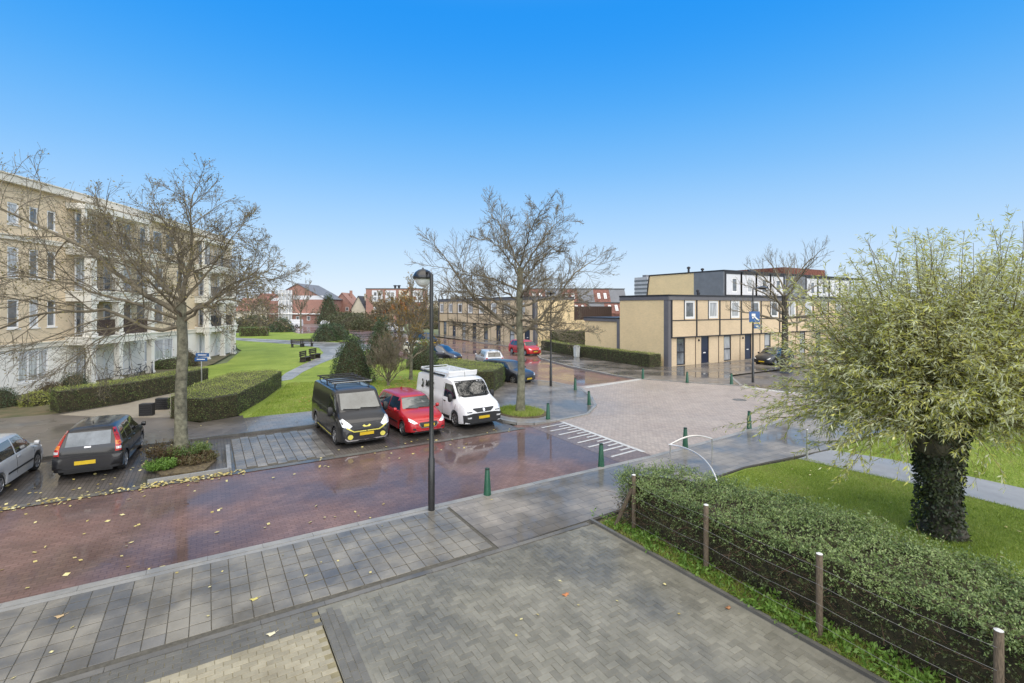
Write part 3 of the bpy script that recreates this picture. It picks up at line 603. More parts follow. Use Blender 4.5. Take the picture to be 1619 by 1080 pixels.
# ------------------------------------------------------------------ row house terraces (frame-and-panel, flat roofs)
M_OCH = brickmat('ochre_brick', (.80,.61,.34), (.74,.58,.36), var=.05)
M_PANEL = brickmat('facing_brick', (.70,.54,.35), (.64,.51,.35), var=.05)
M_FASC = mat('grey_fascia', (.135,.13,.14), .55, .1, 1.5)
M_BLK = mat('black_frame', (.022,.02,.024), .45, .15, 5)
M_NAVY = mat('navy_door', (.012,.02,.05), .3, .1, 5, coat=.4)
M_PANW = mat('white_panel', (.66,.66,.68), .5, .05, 2)
M_GREYP = mat('grey_zinc', (.17,.18,.20), .5, .12, 1.2)
def vent(x, y, z, h, parent, r=.09):
    b = MB(); b.lathe([(r,0),(r,h*.7),(r*1.7,h*.72),(r*1.7,h*.9),(r*.6,h)], (x,y,z), 10); return b.build('roof_vent', M_BLK, parent)
def terrace(name, label, O, U, N, bays, pitch, gable, depth, first, H=6.2, mirror=False):
    t = thing(name, label, 'row houses', (O[0],O[1],0)); wl = Wall(O, U, N)
    ed = .42; L = ed+bays*pitch+ed; ops = []; wn = []
    for k in range(bays):
        s = ed+k*pitch
        w0, w1 = (s+pitch*.52, s+pitch*.93)
        if mirror: w0, w1 = s+pitch*.3, s+pitch*.62
        ops.append((w0, w1, 4.14, 5.74)); wn.append((w0, w1, 4.14, 5.74, 'up'))
        g0, g1 = s+pitch*.24, s+pitch*.58
        ops.append((g0, g1, .12, 2.5)); wn.append((g0, g1, .12, 2.5, 'win' if (k+first) % 2 == 0 else 'door'))
    mb = MB(); wl.face(mb, ed, L-ed, 0, 2.56, [o for o in ops if o[2] < 1], depth=.15, out=-.12); mb.build('ground_floor_wall', M_PANEL, t)
    mb = MB(); wl.face(mb, ed, L-ed, 2.56, H-.32, [o for o in ops if o[2] > 1]); mb.add([wl.p(ed,2.56,0),wl.p(L-ed,2.56,0),wl.p(L-ed,2.56,-.12),wl.p(ed,2.56,-.12)], [(0,1,2,3)]); mb.build('wall', M_PANEL, t)
    mb = MB(); wl.bar(mb, ed, L-ed, 0, H-.3, -.5, -.4); mb.build('inner_wall', M_DARKW, t)
    for k in range(bays+1):
        s = ed+k*pitch; mb = MB(); wl.bar(mb, s-.075, s+.075, 2.5, H-.33, -.02, .05); mb.build('black_post', M_BLK, t)
        if 0 < k < bays: mb = MB(); wl.bar(mb, s-.03, s+.03, .0, 2.5, -.13, -.09); mb.build('downpipe', M_BROWN, t)
    for k in range(bays):
        s = ed+k*pitch
        for za, zb_ in ((3.98,4.06),(2.5,2.6)): mb = MB(); wl.bar(mb, s+.075, s+pitch-.075, za, zb_, -.02, .035); mb.build('black_rail', M_BLK, t)
        w0 = wn[2*k][0]; mb = MB(); wl.bar(mb, w0-.12, w0-.03, 4.06, H-.34, -.02, .03); mb.build('black_strip', M_BLK, t)
    for s0, s1, z0, z1, kd in wn:
        if kd == 'up': window(wl, s0, s1, z0, z1, t, out=-.02, fw=.19, glass=random.choice([M_CURT, M_CURT, M_GLASS]), sill=False)
        elif kd == 'win': window(wl, s0, s1, z0, z1, t, out=-.16, fw=.1, fr=M_BLK, glass=random.choice([M_CURT, M_GLASS]), sill=False, trans=1.25)
        else:
            mb = MB(); wl.bar(mb, s0+.06, s1-.06, z0, z1-.04, -.24, -.2); wl.bar(mb, s0+.16, s0+.22, z0+.1, z1-.2, -.2, -.19); dr = mb.build('door', M_NAVY, t)
            mb = MB(); wl.bar(mb, s0, s0+.06, z0, z1, -.27, -.17); wl.bar(mb, s1-.06, s1, z0, z1, -.27, -.17); mb.build('door_frame', M_DARKW, t)
            mb = MB(); wl.bar(mb, (s0+s1)/2-.16, (s0+s1)/2+.16, 1.0, 1.09, -.2, -.18); mb.build('letter_box', M_WFR, dr)
            mb = MB(); wl.bar(mb, s0-.05, s1+.05, .0, z0, -.25, -.05); mb.build('doorstep', M_KERB, t)
            mb = MB(); wl.bar(mb, s0-.42, s0-.3, 2.12, 2.28, -.12, -.02); mb.build('porch_lamp', M_BLK, t)
    # corner strip, fascia, flat roof
    for a in (0, L-ed): mb = MB(); wl.bar(mb, a, a+ed, 0, H-.32, -.3, .0); mb.build('corner_post', M_FASC, t)
    mb = MB(); wl.bar(mb, -.0, L, H-.42, H-.09, -.3, .09); mb.build('fascia', M_FASC, t)
    mb = MB(); wl.bar(mb, -.06, L+.06, H-.09, H+.04, -.4, .13); mb.build('roof_edge', M_BLK, t)
    g = Wall(O, (-wl.N.x, -wl.N.y), N=tuple(-wl.U)); gm = MB()
    g.face(gm, .45, depth, 0, H-.42); gm.build('gable_wall', M_OCH, t)
    gm = MB(); g.bar(gm, .0, .45, 0, H-.421, -.02, .03); gm.build('corner_post', M_FASC, t)
    gm = MB(); g.bar(gm, -.09, depth, H-.42, H-.09, -.02, .06); gm.build('fascia', M_FASC, t)
    gm = MB(); g.bar(gm, -.13, depth, H-.09, H+.04, -.3, .1); gm.build('roof_edge', M_BLK, t)
    c = [wl.p(0,0), wl.p(L,0), wl.p(L,0,-depth), wl.p(0,0,-depth)]
    mb = MB(); mb.prism(ccw([(q[0],q[1]) for q in c]), H-.2, H-.1); mb.build('roof', M_ROOFT, t)
    bw = Wall((c[3][0],c[3][1]), tuple(wl.U)[:2], N=tuple(-wl.N)); mb = MB(); bw.face(mb, 0, L, 0, H-.2); mb.build('rear_wall', M_OCH, t)
    return t, wl, L
tR, wR, LR = terrace('row_houses', 'near terrace of ochre brick houses with black frames, ending in a windowless side wall', (33.2,28.4), (1,0), (0,-1,0), 12, 3.27, 0, 5.75, 0)
vent(42.0,32.2,6.1,.85,tR); vent(43.0,32.8,6.1,.6,tR,.07)
tL, wL, LL = terrace('row_houses', 'far terrace of ochre brick houses along the side street, behind the parked red car', (36.5,53.2), (0,1), (-1,0,0), 8, 3.85, 0, 6.6, 1, H=6.55)
# lower garden walls / sheds by the side walls
shd = thing('garden_shed', 'low windowless ochre brick shed with grey fascia behind the long hedge', 'shed', (34.5,38,0))
b = MB(); b.box(33.45,39,34.6,39.5,0,3.75); b.build('wall', M_OCH, shd); b = MB(); b.box(33.35,39.1,34.57,39.6,3.75,4.05); b.build('fascia', M_FASC, shd)
b = MB(); b.box(33.3,39.15,34.56,39.65,4.05,4.14); b.build('roof_edge', M_BLK, shd); b = MB(); b.box(33.22,33.6,34.2,34.58,0,4.0); b.build('corner_post', M_FASC, shd)
gw = thing('garden_wall', 'ochre brick garden wall running on from the far terrace side wall', 'wall', (45,53.2,0))
b = MB(); b.box(43.1,49.5,53.2,53.45,0,3.35); b.build('wall', M_OCH, gw)
sc_ = thing('timber_screen', 'dark brown timber screen on top of the garden wall between the terraces', 'screen', (46,54,3))
for k in range(22): b = MB(); b.box(43.2+.35*k,43.53+.35*k,54.0,54.05,3.0,5.25); b.build('board', M_BROWN, sc_)
b = MB(); b.box(43.2,50.9,54.05,54.12,3.2,3.3); b.box(43.2,50.9,54.05,54.12,4.9,5.0); b.build('rail', M_BROWN, sc_)
b = MB(); b.box(43.3,43.42,54.06,54.16,0,3.2); b.box(50.6,50.72,54.06,54.16,0,3.2); b.build('post', M_BROWN, sc_)

# taller block behind the near terrace
tb_ = thing('set_back_block', 'taller block behind the near terrace with ochre side wall and white panels in black frames', 'apartment building', (53.4,37,0))
Y2, X2, Z2 = 37.2, 53.4, 9.55
b = MB(); b.add([(X2,Y2+4.3,5.6),(X2,49.6,5.6),(X2,49.0,Z2),(X2,Y2+4.3,Z2)], [(3,2,1,0)]); b.build('gable_wall', M_OCH, tb_)
b = MB(); b.box(X2-.04,X2+.3,Y2,Y2+4.3,0,Z2); b.build('zinc_wall', M_GREYP, tb_)
b = MB(); b.tube([(X2-.05,49.65,5.5),(X2-.05,49.05,Z2)], .12, 4); b.build('roof_edge', M_BLK, tb_)
b = MB(); b.box(X2,X2+.2,Y2+4.3,49.4,0,5.6); b.build('wall', M_OCH, tb_)
b = MB(); b.box(X2-.08,90,Y2-.1,49.1,Z2,Z2+.16); b.build('roof_edge', M_BLK, tb_)
w2 = Wall((X2+.3,Y2), (1,0)); 
def wp(s0, n, t):
    for k in range(n):
        s = s0+k*3.2; mb = MB(); w2.face(mb, s, s+3.2, 5.6, Z2-.3, [(s+1.35,s+2.45,7.0,Z2-.75)]); mb.build('white_panel', M_PANW, t)
        window(w2, s+1.35, s+2.45, 7.0, Z2-.75, t, out=-.03, fw=.14, sill=False)
        for q in (s, s+3.2): mb = MB(); w2.bar(mb, q-.12, q+.12, 5.6, Z2-.02, -.02, .08); mb.build('black_post', M_BLK, t)
        
        for za, zb_ in ((6.5,6.68),(Z2-.3,Z2-.02)): mb = MB(); w2.bar(mb, s+.12, s+3.08, za, zb_, -.02, .06); mb.build('black_rail', M_BLK, t)
wp(0, 4, tb_); wp(18.4, 4, tb_)
b = MB(); b.box(X2+.3+12.9,X2+.3+18.3,Y2-.02,Y2+.2,5.6,Z2-.1); b.build('zinc_wall', M_GREYP, tb_)
b = MB(); b.box(X2+.3,90,Y2+.02,Y2+.4,0,5.6); b.build('wall', M_OCH, tb_)
b = MB(); b.box(X2+14,X2+25,Y2+.5,48.5,Z2+.16,Z2+1.1); b.build('upper_fascia', mat('red_brown_tile', (.13,.045,.03), .8, .3, 3, c2=(.2,.07,.045)), tb_)
for x, h in ((55.5,1.0),(58.4,.9)): vent(x,44,Z2+.1,h,tb_,.14)
for x in (64.5,68.5):
    b = MB(); b.add([(x,Y2+3,Z2+.2),(x+1.7,Y2+3,Z2+.2),(x+1.7,Y2+4,Z2+.9),(x,Y2+4,Z2+.9),(x,Y2+4.05,Z2+.2),(x+1.7,Y2+4.05,Z2+.2)], [(0,1,2,3),(3,2,5,4),(0,3,4),(1,5,2)]); b.build('solar_panel', M_BLK, tb_)

# generic far houses
M_RED = brickmat('red_brick', (.33,.15,.11), (.38,.28,.24)); M_RTILE = mat('red_roof_tile', (.25,.11,.08), .8, .3, 1.5, c2=(.33,.16,.12)); M_DTILE = mat('dark_roof_tile', (.07,.07,.08), .7, .25, 1.5)
M_CRM = mat('cream_render', (.62,.56,.44), .8, .06, .5); M_GREYR = mat('grey_slate', (.16,.165,.18), .6, .15, .8)
def camxy(px, D): X = (px-CX)/FPX*D; return Vector((D*SY+X*CY, D*CY-X*SY))
def house(label, px0, px1, D, depth, eave, ridge, wm, rm, gable=True, wn=2, rows=1, chim=True, name='house', cat='house', wmat=None, wsize=(1.0,1.3)):
    """house whose front spans photo columns px0..px1 at distance D; gable=True: the gable faces us, else the eaves do"""
    a, c = camxy(px0, D), camxy(px1, D); L = (c-a).length; t = thing(name, label, cat, (a.x,a.y,0)); wl = Wall((a.x,a.y), (c.x-a.x,c.y-a.y))
    ops = []
    for r_ in range(rows):
        for k in range(wn):
            s = L*(k+.5)/wn; z = 1.0+r_*2.8
            if z+wsize[1] < eave: ops.append((s-wsize[0]/2, s+wsize[0]/2, z, z+wsize[1]))
    mb = MB(); wl.face(mb, 0, L, 0, eave, ops)
    P = lambda s, z, o: wl.p(s, z, o)
    if gable: mb.add([P(0,eave,0),P(L,eave,0),P(L/2,ridge,0)], [(0,1,2)])
    mb.add([P(0,0,0),P(0,eave,0),P(0,eave,-depth),P(0,0,-depth)], [(0,1,2,3)]); mb.add([P(L,0,0),P(L,0,-depth),P(L,eave,-depth),P(L,eave,0)], [(0,1,2,3)])
    mb.add([P(0,0,-depth),P(0,eave,-depth),P(L,eave,-depth),P(L,0,-depth)], [(0,1,2,3)])
    if not gable and ridge > eave+.3:
        for s in (0, L): mb.add([P(s,eave,0),P(s,eave,-depth),P(s,ridge,-depth/2)], [(0,1,2)])
    mb.build('wall', wm, t)
    ov = .35; rb = MB(); th = .18
    if ridge <= eave+.3: rb.prism(ccw([tuple(P(s,0,o)[:2]) for s, o in ((-.1,.1),(L+.1,.1),(L+.1,-depth-.1),(-.1,-depth-.1))]), eave, eave+.25)
    elif gable:
        k = (ridge-eave)/(L/2)
        for s0 in (0, L):
            sg = -1 if s0 == 0 else 1; e0 = s0+sg*ov; ze = eave-ov*k
            rb.add([P(e0,ze,ov),P(L/2,ridge,ov),P(L/2,ridge,-depth-ov),P(e0,ze,-depth-ov),P(e0,ze+th,ov),P(L/2,ridge+th,ov),P(L/2,ridge+th,-depth-ov),P(e0,ze+th,-depth-ov)], [(0,1,2,3),(7,6,5,4),(0,4,5,1),(3,2,6,7),(0,3,7,4)])
    else:
        k = (ridge-eave)/(depth/2)
        for o0 in (0, -depth):
            sg = 1 if o0 == 0 else -1; e0 = o0+sg*ov; ze = eave-ov*k
            rb.add([P(-ov,ze,e0),P(L+ov,ze,e0),P(L+ov,ridge,-depth/2),P(-ov,ridge,-depth/2),P(-ov,ze+th,e0),P(L+ov,ze+th,e0),P(L+ov,ridge+th,-depth/2),P(-ov,ridge+th,-depth/2)], [(0,1,2,3),(7,6,5,4),(0,4,5,1),(0,3,7,4),(1,5,6,2)])
    ro = rb.build('roof', rm, t)
    if chim and ridge > eave+.3: q = P(L*.7, 0, -depth*.5); cb = MB(); cb.box(q[0]-.4,q[0]+.4,q[1]-.4,q[1]+.4,ridge-1.4,ridge+1.0); cb.build('chimney', wm, ro)
    for o in ops: window(wl, *o, t, out=-.05, fw=.13, fr=wmat, sill=False)
    return t, wl, L
t_, wl_, L_ = house('large red brick building with grey gable roof and tall glazed front behind the lawn', 428, 514, 150, 16, 7.6, 12.2, M_RED, M_GREYR, wn=5, rows=1, chim=False, name='red_brick_building', cat='building')
mb = MB(); wl_.bar(mb, 2.8, 6.8, 0, 10.2, 0.02, .5); gb = mb.build('glazed_bay', M_CURT, t_)
for k in range(5): mb = MB(); wl_.bar(mb, 2.7+k*1.0, 2.85+k*1.0, 0, 10.3, .5, .62); mb.build('mullion', M_WFR, gb)
for k in range(4): mb = MB(); wl_.bar(mb, 2.7, 6.9, 2.3+k*2.3, 2.45+k*2.3, .5, .6); mb.build('transom', M_WFR, gb)
mb = MB(); wl_.bar(mb, -.2, L_+.2, 2.9, 3.2, .02, 1.0); mb.build('canopy', M_WFR, t_)
mb = MB(); wl_.face(mb, .3, 2.7, 7.0, 7.9, out=.05); wl_.face(mb, 7.0, L_-.4, 7.4, 8.6, out=.05); mb.build('pale_gable_panel', M_PANW, t_)
house('small red-roofed brick house half hidden left of the large brick building', 396, 432, 155, 9, 6.0, 9.3, M_RED, M_RTILE, gable=True, wn=2, rows=2)
house('pale house with dark roof between the curved block and the brick gable houses', 374, 398, 140, 9, 4.2, 7.6, M_CRM, M_RTILE, gable=False, wn=2, rows=1)
house('dark brick gable house right of the conical tree on the skyline', 526, 557, 165, 10, 6.0, 9.8, M_RED, M_RED, gable=True, wn=2, rows=2)
house('small cream house with steep gable and dark roof beside the red flats', 556, 578, 160, 10, 4.4, 8.6, M_CRM, M_DTILE, gable=True, wn=1, rows=1)
tt, wlf, Lf = house('red brick flats with white framed grid windows left of the near lamp post', 579, 664, 150, 14, 10.6, 10.7, M_RED, M_ROOFT, wn=1, rows=0, chim=False, name='block_of_flats', cat='apartment building')
for k in range(4):
    s = 2.4+k*4.1
    mb = MB(); wlf.bar(mb, s-.5, s+2.7, 6.6, 10.2, .02, .25); wf = mb.build('white_surround', M_PANW if k != 2 else M_CRM, tt)
    for q in range(2):
        for r_ in range(2): mb = MB(); wlf.bar(mb, s+.1+q*1.15, s+.9+q*1.15, 7.1+r_*1.5, 8.1+r_*1.5, .25, .28); mb.build('pane', M_GLASS, wf)
    window(wlf, s, s+2.1, 3.4, 5.2, tt, out=.12, fw=.2, sill=False); window(wlf, s, s+2.1, .8, 2.6, tt, out=.12, fw=.2, sill=False)
for s in (8.0,9.2): q = wlf.p(s, 0, -4); vent(q[0],q[1],10.7,1.3,tt,.35)
house('pale long low building on the skyline between the flats and the far terrace', 664, 722, 175, 12, 7.0, 7.1, M_CRM, M_ROOFT, wn=6, rows=2, chim=False, name='low_flats', cat='building')
M_MANS = mat('red_brown_mansard', (.16,.07,.05), .85, .25, 2.5, c2=(.22,.10,.08))
# red-brown mansard terraces with skylights
def mansard(label, px0, px1, D, zt, zm, bays, skew=0):
    a, c = camxy(px0, D), camxy(px1, D+skew); L = (c-a).length; t = thing('mansard_terrace', label, 'row houses', (a.x,a.y,0)); wl = Wall((a.x,a.y), (c.x-a.x,c.y-a.y))
    bw = L/bays
    for k in range(bays):
        s0, s1 = k*bw, (k+1)*bw; tile = k % 2 == 0
        mb = MB(); mb.add([wl.p(s0,zm,0),wl.p(s1,zm,0),wl.p(s1,zt,-1.6),wl.p(s0,zt,-1.6)], [(0,1,2,3)]); mb.build('roof_slope', M_MANS if tile else M_GREYR, t)
        if tile:
            for f in (.22,.62):
                fm = MB(); U = wl.U; sl_ = (Vector(wl.p(0,zt,-1.6))-Vector(wl.p(0,zm,0))); sl_.normalize()
                ctr = Vector(wl.p(s0+bw*(f+.08), zm+(zt-zm)*.5, -.8)); nrm = U.cross(sl_); nrm = nrm if nrm.z > 0 else -nrm
                fm.obox(ctr+nrm*.04, U*(bw*.085), sl_*.62, nrm*.05); fr_ = fm.build('skylight', M_WFR, t)
                fm = MB(); fm.obox(ctr+nrm*.10, U*(bw*.055), sl_*.5, nrm*.01); fm.build('pane', M_CURT, fr_)
    mb = MB(); wl.face(mb, 0, L, 0, zm); mb.add([wl.p(0,0,0),wl.p(0,zm,0),wl.p(0,zt,-1.6),wl.p(0,zt,-9),wl.p(0,0,-9)], [(0,1,2,3,4)]); mb.add([wl.p(L,0,0),wl.p(L,zm,0),wl.p(L,zt,-1.6),wl.p(L,zt,-9),wl.p(L,0,-9)], [(4,3,2,1,0)]); mb.build('wall', M_MANS, t)
    mb = MB(); wl.bar(mb, -.1, L+.1, zt, zt+.15, -9, -1.5); mb.build('roof', M_ROOFT, t)
    return t
mansard('upper row of red-brown tiled mansard roofs with skylights behind the far terrace side wall', 838, 992, 92, 8.6, 5.9, 6, 2)
mansard('lower red-brown mansard roof with two skylights behind the timber screen', 905, 985, 74, 5.75, 4.2, 3)
tw = thing('tower_block', 'pale grey high-rise tower faint on the skyline left of the ochre block', 'tower block', tuple(camxy(1022,400))+(0,))
q = camxy(1022,400); b = MB(); b.box(q.x-6,q.x+6,q.y-7,q.y+7,0,29); b.build('wall', mat('pale_concrete', (.42,.42,.45), .8, .08, .2), tw)
for k in range(8): b = MB(); b.box(q.x-6.1,q.x+6.1,q.y-7.1,q.y-6.9,3+k*3.2,4.4+k*3.2); b.box(q.x-6.1,q.x-5.9,q.y-7.1,q.y+7.1,3+k*3.2,4.4+k*3.2); b.build('window_band', M_GREYR, tw)
b = MB(); b.box(q.x-2,q.x+2,q.y-2,q.y+2,29,31); b.build('lift_housing', M_GREYR, tw)

# ------------------------------------------------------------------ vehicles
def paint(name, c, metal=.0, rough=.35): return mat(name, c, rough, .06, .8, metal=metal, coat=.75, crough=.09, spec=.35)
P_BLACK = paint('black_paint', (.012,.012,.014)); P_DGREY = paint('dark_grey_paint', (.045,.045,.055), .4); P_RED = paint('red_paint', (.42,.012,.018), .15)
P_WHITE = paint('white_paint', (.74,.74,.74)); P_SILVER = paint('silver_paint', (.55,.56,.57), .25); P_RED2 = paint('bright_red_paint', (.45,.02,.02), .1)
P_CREAM = paint('cream_paint', (.62,.60,.50)); P_BLUEG = paint('blue_grey_paint', (.04,.045,.055), .3)
M_CGL = mat('car_glass', (.012,.015,.017), .04, .3, 2, coat=1.0, crough=.02, spec=.9)
M_CGL2 = mat('pale_car_glass', (.045,.055,.055), .06, .3, 1.0, coat=1.0, crough=.02, spec=.8, c2=(.08,.09,.09))
M_CGL3 = mat('tinted_rear_glass', (.10,.12,.135), .25, .3, 1.0, c2=(.18,.20,.22), spec=.5)
M_PLASTIC = mat('black_plastic', (.02,.02,.021), .55, .2, 10, bump=.1)
M_TYRE = mat('tyre_rubber', (.018,.018,.018), .8, .2, 12)
M_RIM = mat('rim_alloy', (.50,.50,.51), .3, .1, 5, metal=.8)
M_LAMPG = mat('headlight_glass', (.55,.56,.57), .08, .35, 14, coat=1.0, c2=(.75,.76,.78), metal=.3)
M_TAIL = mat('tail_light', (.40,.015,.01), .15, .3, 10, coat=1.0)
M_AMBER = mat('amber_light', (.60,.18,.02), .15, .2, 10, coat=1.0)
M_PLATE = mat('yellow_plate', (.62,.42,.02), .4, .08, 8)
M_CHROME = mat('chrome_trim', (.6,.6,.6), .18, .05, 5, metal=1.0)
M_LIME = mat('yellow_trim', (.70,.62,.12), .35, .08, 5)
def poly_sub(poly, n=6):
    out = []
    for i in range(len(poly)):
        a, c = poly[i], poly[(i+1)%len(poly)]
        for k in range(n): out.append((a[0]+(c[0]-a[0])*k/n, a[1]+(c[1]-a[1])*k/n))
    return out
def inside(p, poly):
    r = False; j = len(poly)-1
    for i in range(len(poly)):
        if (poly[i][1] > p[1]) != (poly[j][1] > p[1]) and p[0] < (poly[j][0]-poly[i][0])*(p[1]-poly[i][1])/(poly[j][1]-poly[i][1])+poly[i][0]: r = not r
        j = i
    return r
def decal(bvh, poly, view, name, m, parent, off=.006, step=.07, sub=6, deep=.03):
    """a panel shaped by poly lying on the bodywork, seen from view; it has a rim reaching into the body"""
    bd = poly_sub(poly, sub); xs = [p[0] for p in poly]; ys = [p[1] for p in poly]; pts = list(bd)
    x = min(xs)+step/2
    while x < max(xs):
        y = min(ys)+step/2
        while y < max(ys):
            if inside((x,y), bd) and min((x-q[0])**2+(y-q[1])**2 for q in bd) > (step*.35)**2: pts.append((x,y))
            y += step
        x += step
    nb = len(bd)
    V, E_, F, *_r = delaunay_2d_cdt([Vector(p) for p in pts], [(i,(i+1)%nb) for i in range(nb)], [], 1, 1e-5)
    out = []; inn = []
    for v in V:
        if view == 'front': o, d = Vector((6,v.x,v.y)), Vector((-1,0,0))
        elif view == 'rear': o, d = Vector((-6,v.x,v.y)), Vector((1,0,0))
        elif view == 'left': o, d = Vector((v.x,5,v.y)), Vector((0,-1,0))
        elif view == 'right': o, d = Vector((v.x,-5,v.y)), Vector((0,1,0))
        else: o, d = Vector((v.x,v.y,6)), Vector((0,0,-1))
        h = bvh.ray_cast(o, d)
        if h[0] is None: out.append(None); inn.append(None); continue
        n = h[1] if h[1].dot(d) < 0 else -h[1]
        out.append(h[0]+n*off); inn.append(h[0]-n*deep)
    mb = MB(); idx = {}
    def gi(i, arr, key):
        if (key,i) not in idx: idx[(key,i)] = len(mb.v); mb.v.append(tuple(arr[i]))
        return idx[(key,i)]
    ec = {}
    for f in F:
        if any(out[i] is None for i in f): continue
        P = [out[i] for i in f]
        nn = (P[1]-P[0]).cross(P[2]-P[0]); f = list(f)
        vd = {'front':Vector((1,0,0)),'rear':Vector((-1,0,0)),'left':Vector((0,1,0)),'right':Vector((0,-1,0)),'top':Vector((0,0,1))}[view]
        if nn.dot(vd) < 0: f.reverse()
        mb.f.append(tuple(gi(i,out,'o') for i in f))
        for a, c in zip(f, f[1:]+f[:1]): ec[(a,c)] = ec.get((a,c),0)+1
    for (a,c) in list(ec):
        if (c,a) not in ec: mb.f.append((gi(c,out,'o'), gi(a,out,'o'), gi(a,inn,'i'), gi(c,inn,'i')))
    if not mb.f: return None
    return mb.build(name, m, parent, smooth=35, local=True)
def mir(poly): return [(-a, z) for a, z in poly][::-1]
ST = {
 'hatch': dict(L=3.95, H=1.48, W=1.66, rw=.29, fx=1.22, rx=-1.28, st=[(-1.975,.66,.72,.65,.88,.58),(-1.93,.78,.84,.77,.97,.66),(-1.84,.825,.91,.80,1.12,.62),(-1.66,.83,.93,.81,1.37,.57),(-1.45,.83,.93,.805,1.44,.565),(-.8,.83,.92,.80,1.47,.57),(-.1,.83,.91,.80,1.465,.58),(.42,.83,.89,.80,1.41,.57),(1.06,.83,.87,.79,.95,.68),(1.45,.82,.80,.77,.86,.62),(1.76,.78,.70,.73,.75,.56),(1.91,.70,.60,.66,.63,.50),(1.975,.60,.50,.57,.52,.44)]),
 'mpv': dict(L=4.2, H=1.62, W=1.74, rw=.31, fx=1.32, rx=-1.32, st=[(-2.1,.72,.80,.70,.96,.62),(-2.04,.82,.90,.81,1.05,.68),(-1.95,.86,.96,.84,1.25,.66),(-1.80,.87,.98,.85,1.50,.61),(-1.5,.87,.98,.85,1.57,.61),(-.6,.87,.97,.85,1.61,.62),(.1,.87,.95,.85,1.60,.62),(.62,.87,.93,.84,1.50,.60),(1.30,.87,.92,.82,1.00,.70),(1.62,.86,.86,.80,.92,.64),(1.88,.80,.76,.75,.82,.58),(2.04,.72,.64,.68,.68,.52),(2.1,.62,.52,.58,.55,.46)]),
 'van': dict(L=5.05, H=1.97, W=1.94, rw=.33, fx=1.62, rx=-1.55, st=[(-2.52,.88,1.1,.87,1.80,.76),(-2.46,.94,1.14,.93,1.88,.80),(-2.2,.965,1.15,.955,1.93,.82),(-1.0,.97,1.15,.96,1.95,.83),(.7,.97,1.13,.955,1.95,.82),(1.05,.97,1.12,.95,1.90,.80),(1.86,.97,1.08,.92,1.20,.80),(2.12,.96,1.02,.90,1.09,.74),(2.34,.92,.92,.86,.96,.68),(2.46,.87,.80,.82,.83,.64),(2.52,.80,.66,.76,.68,.6)]),
}
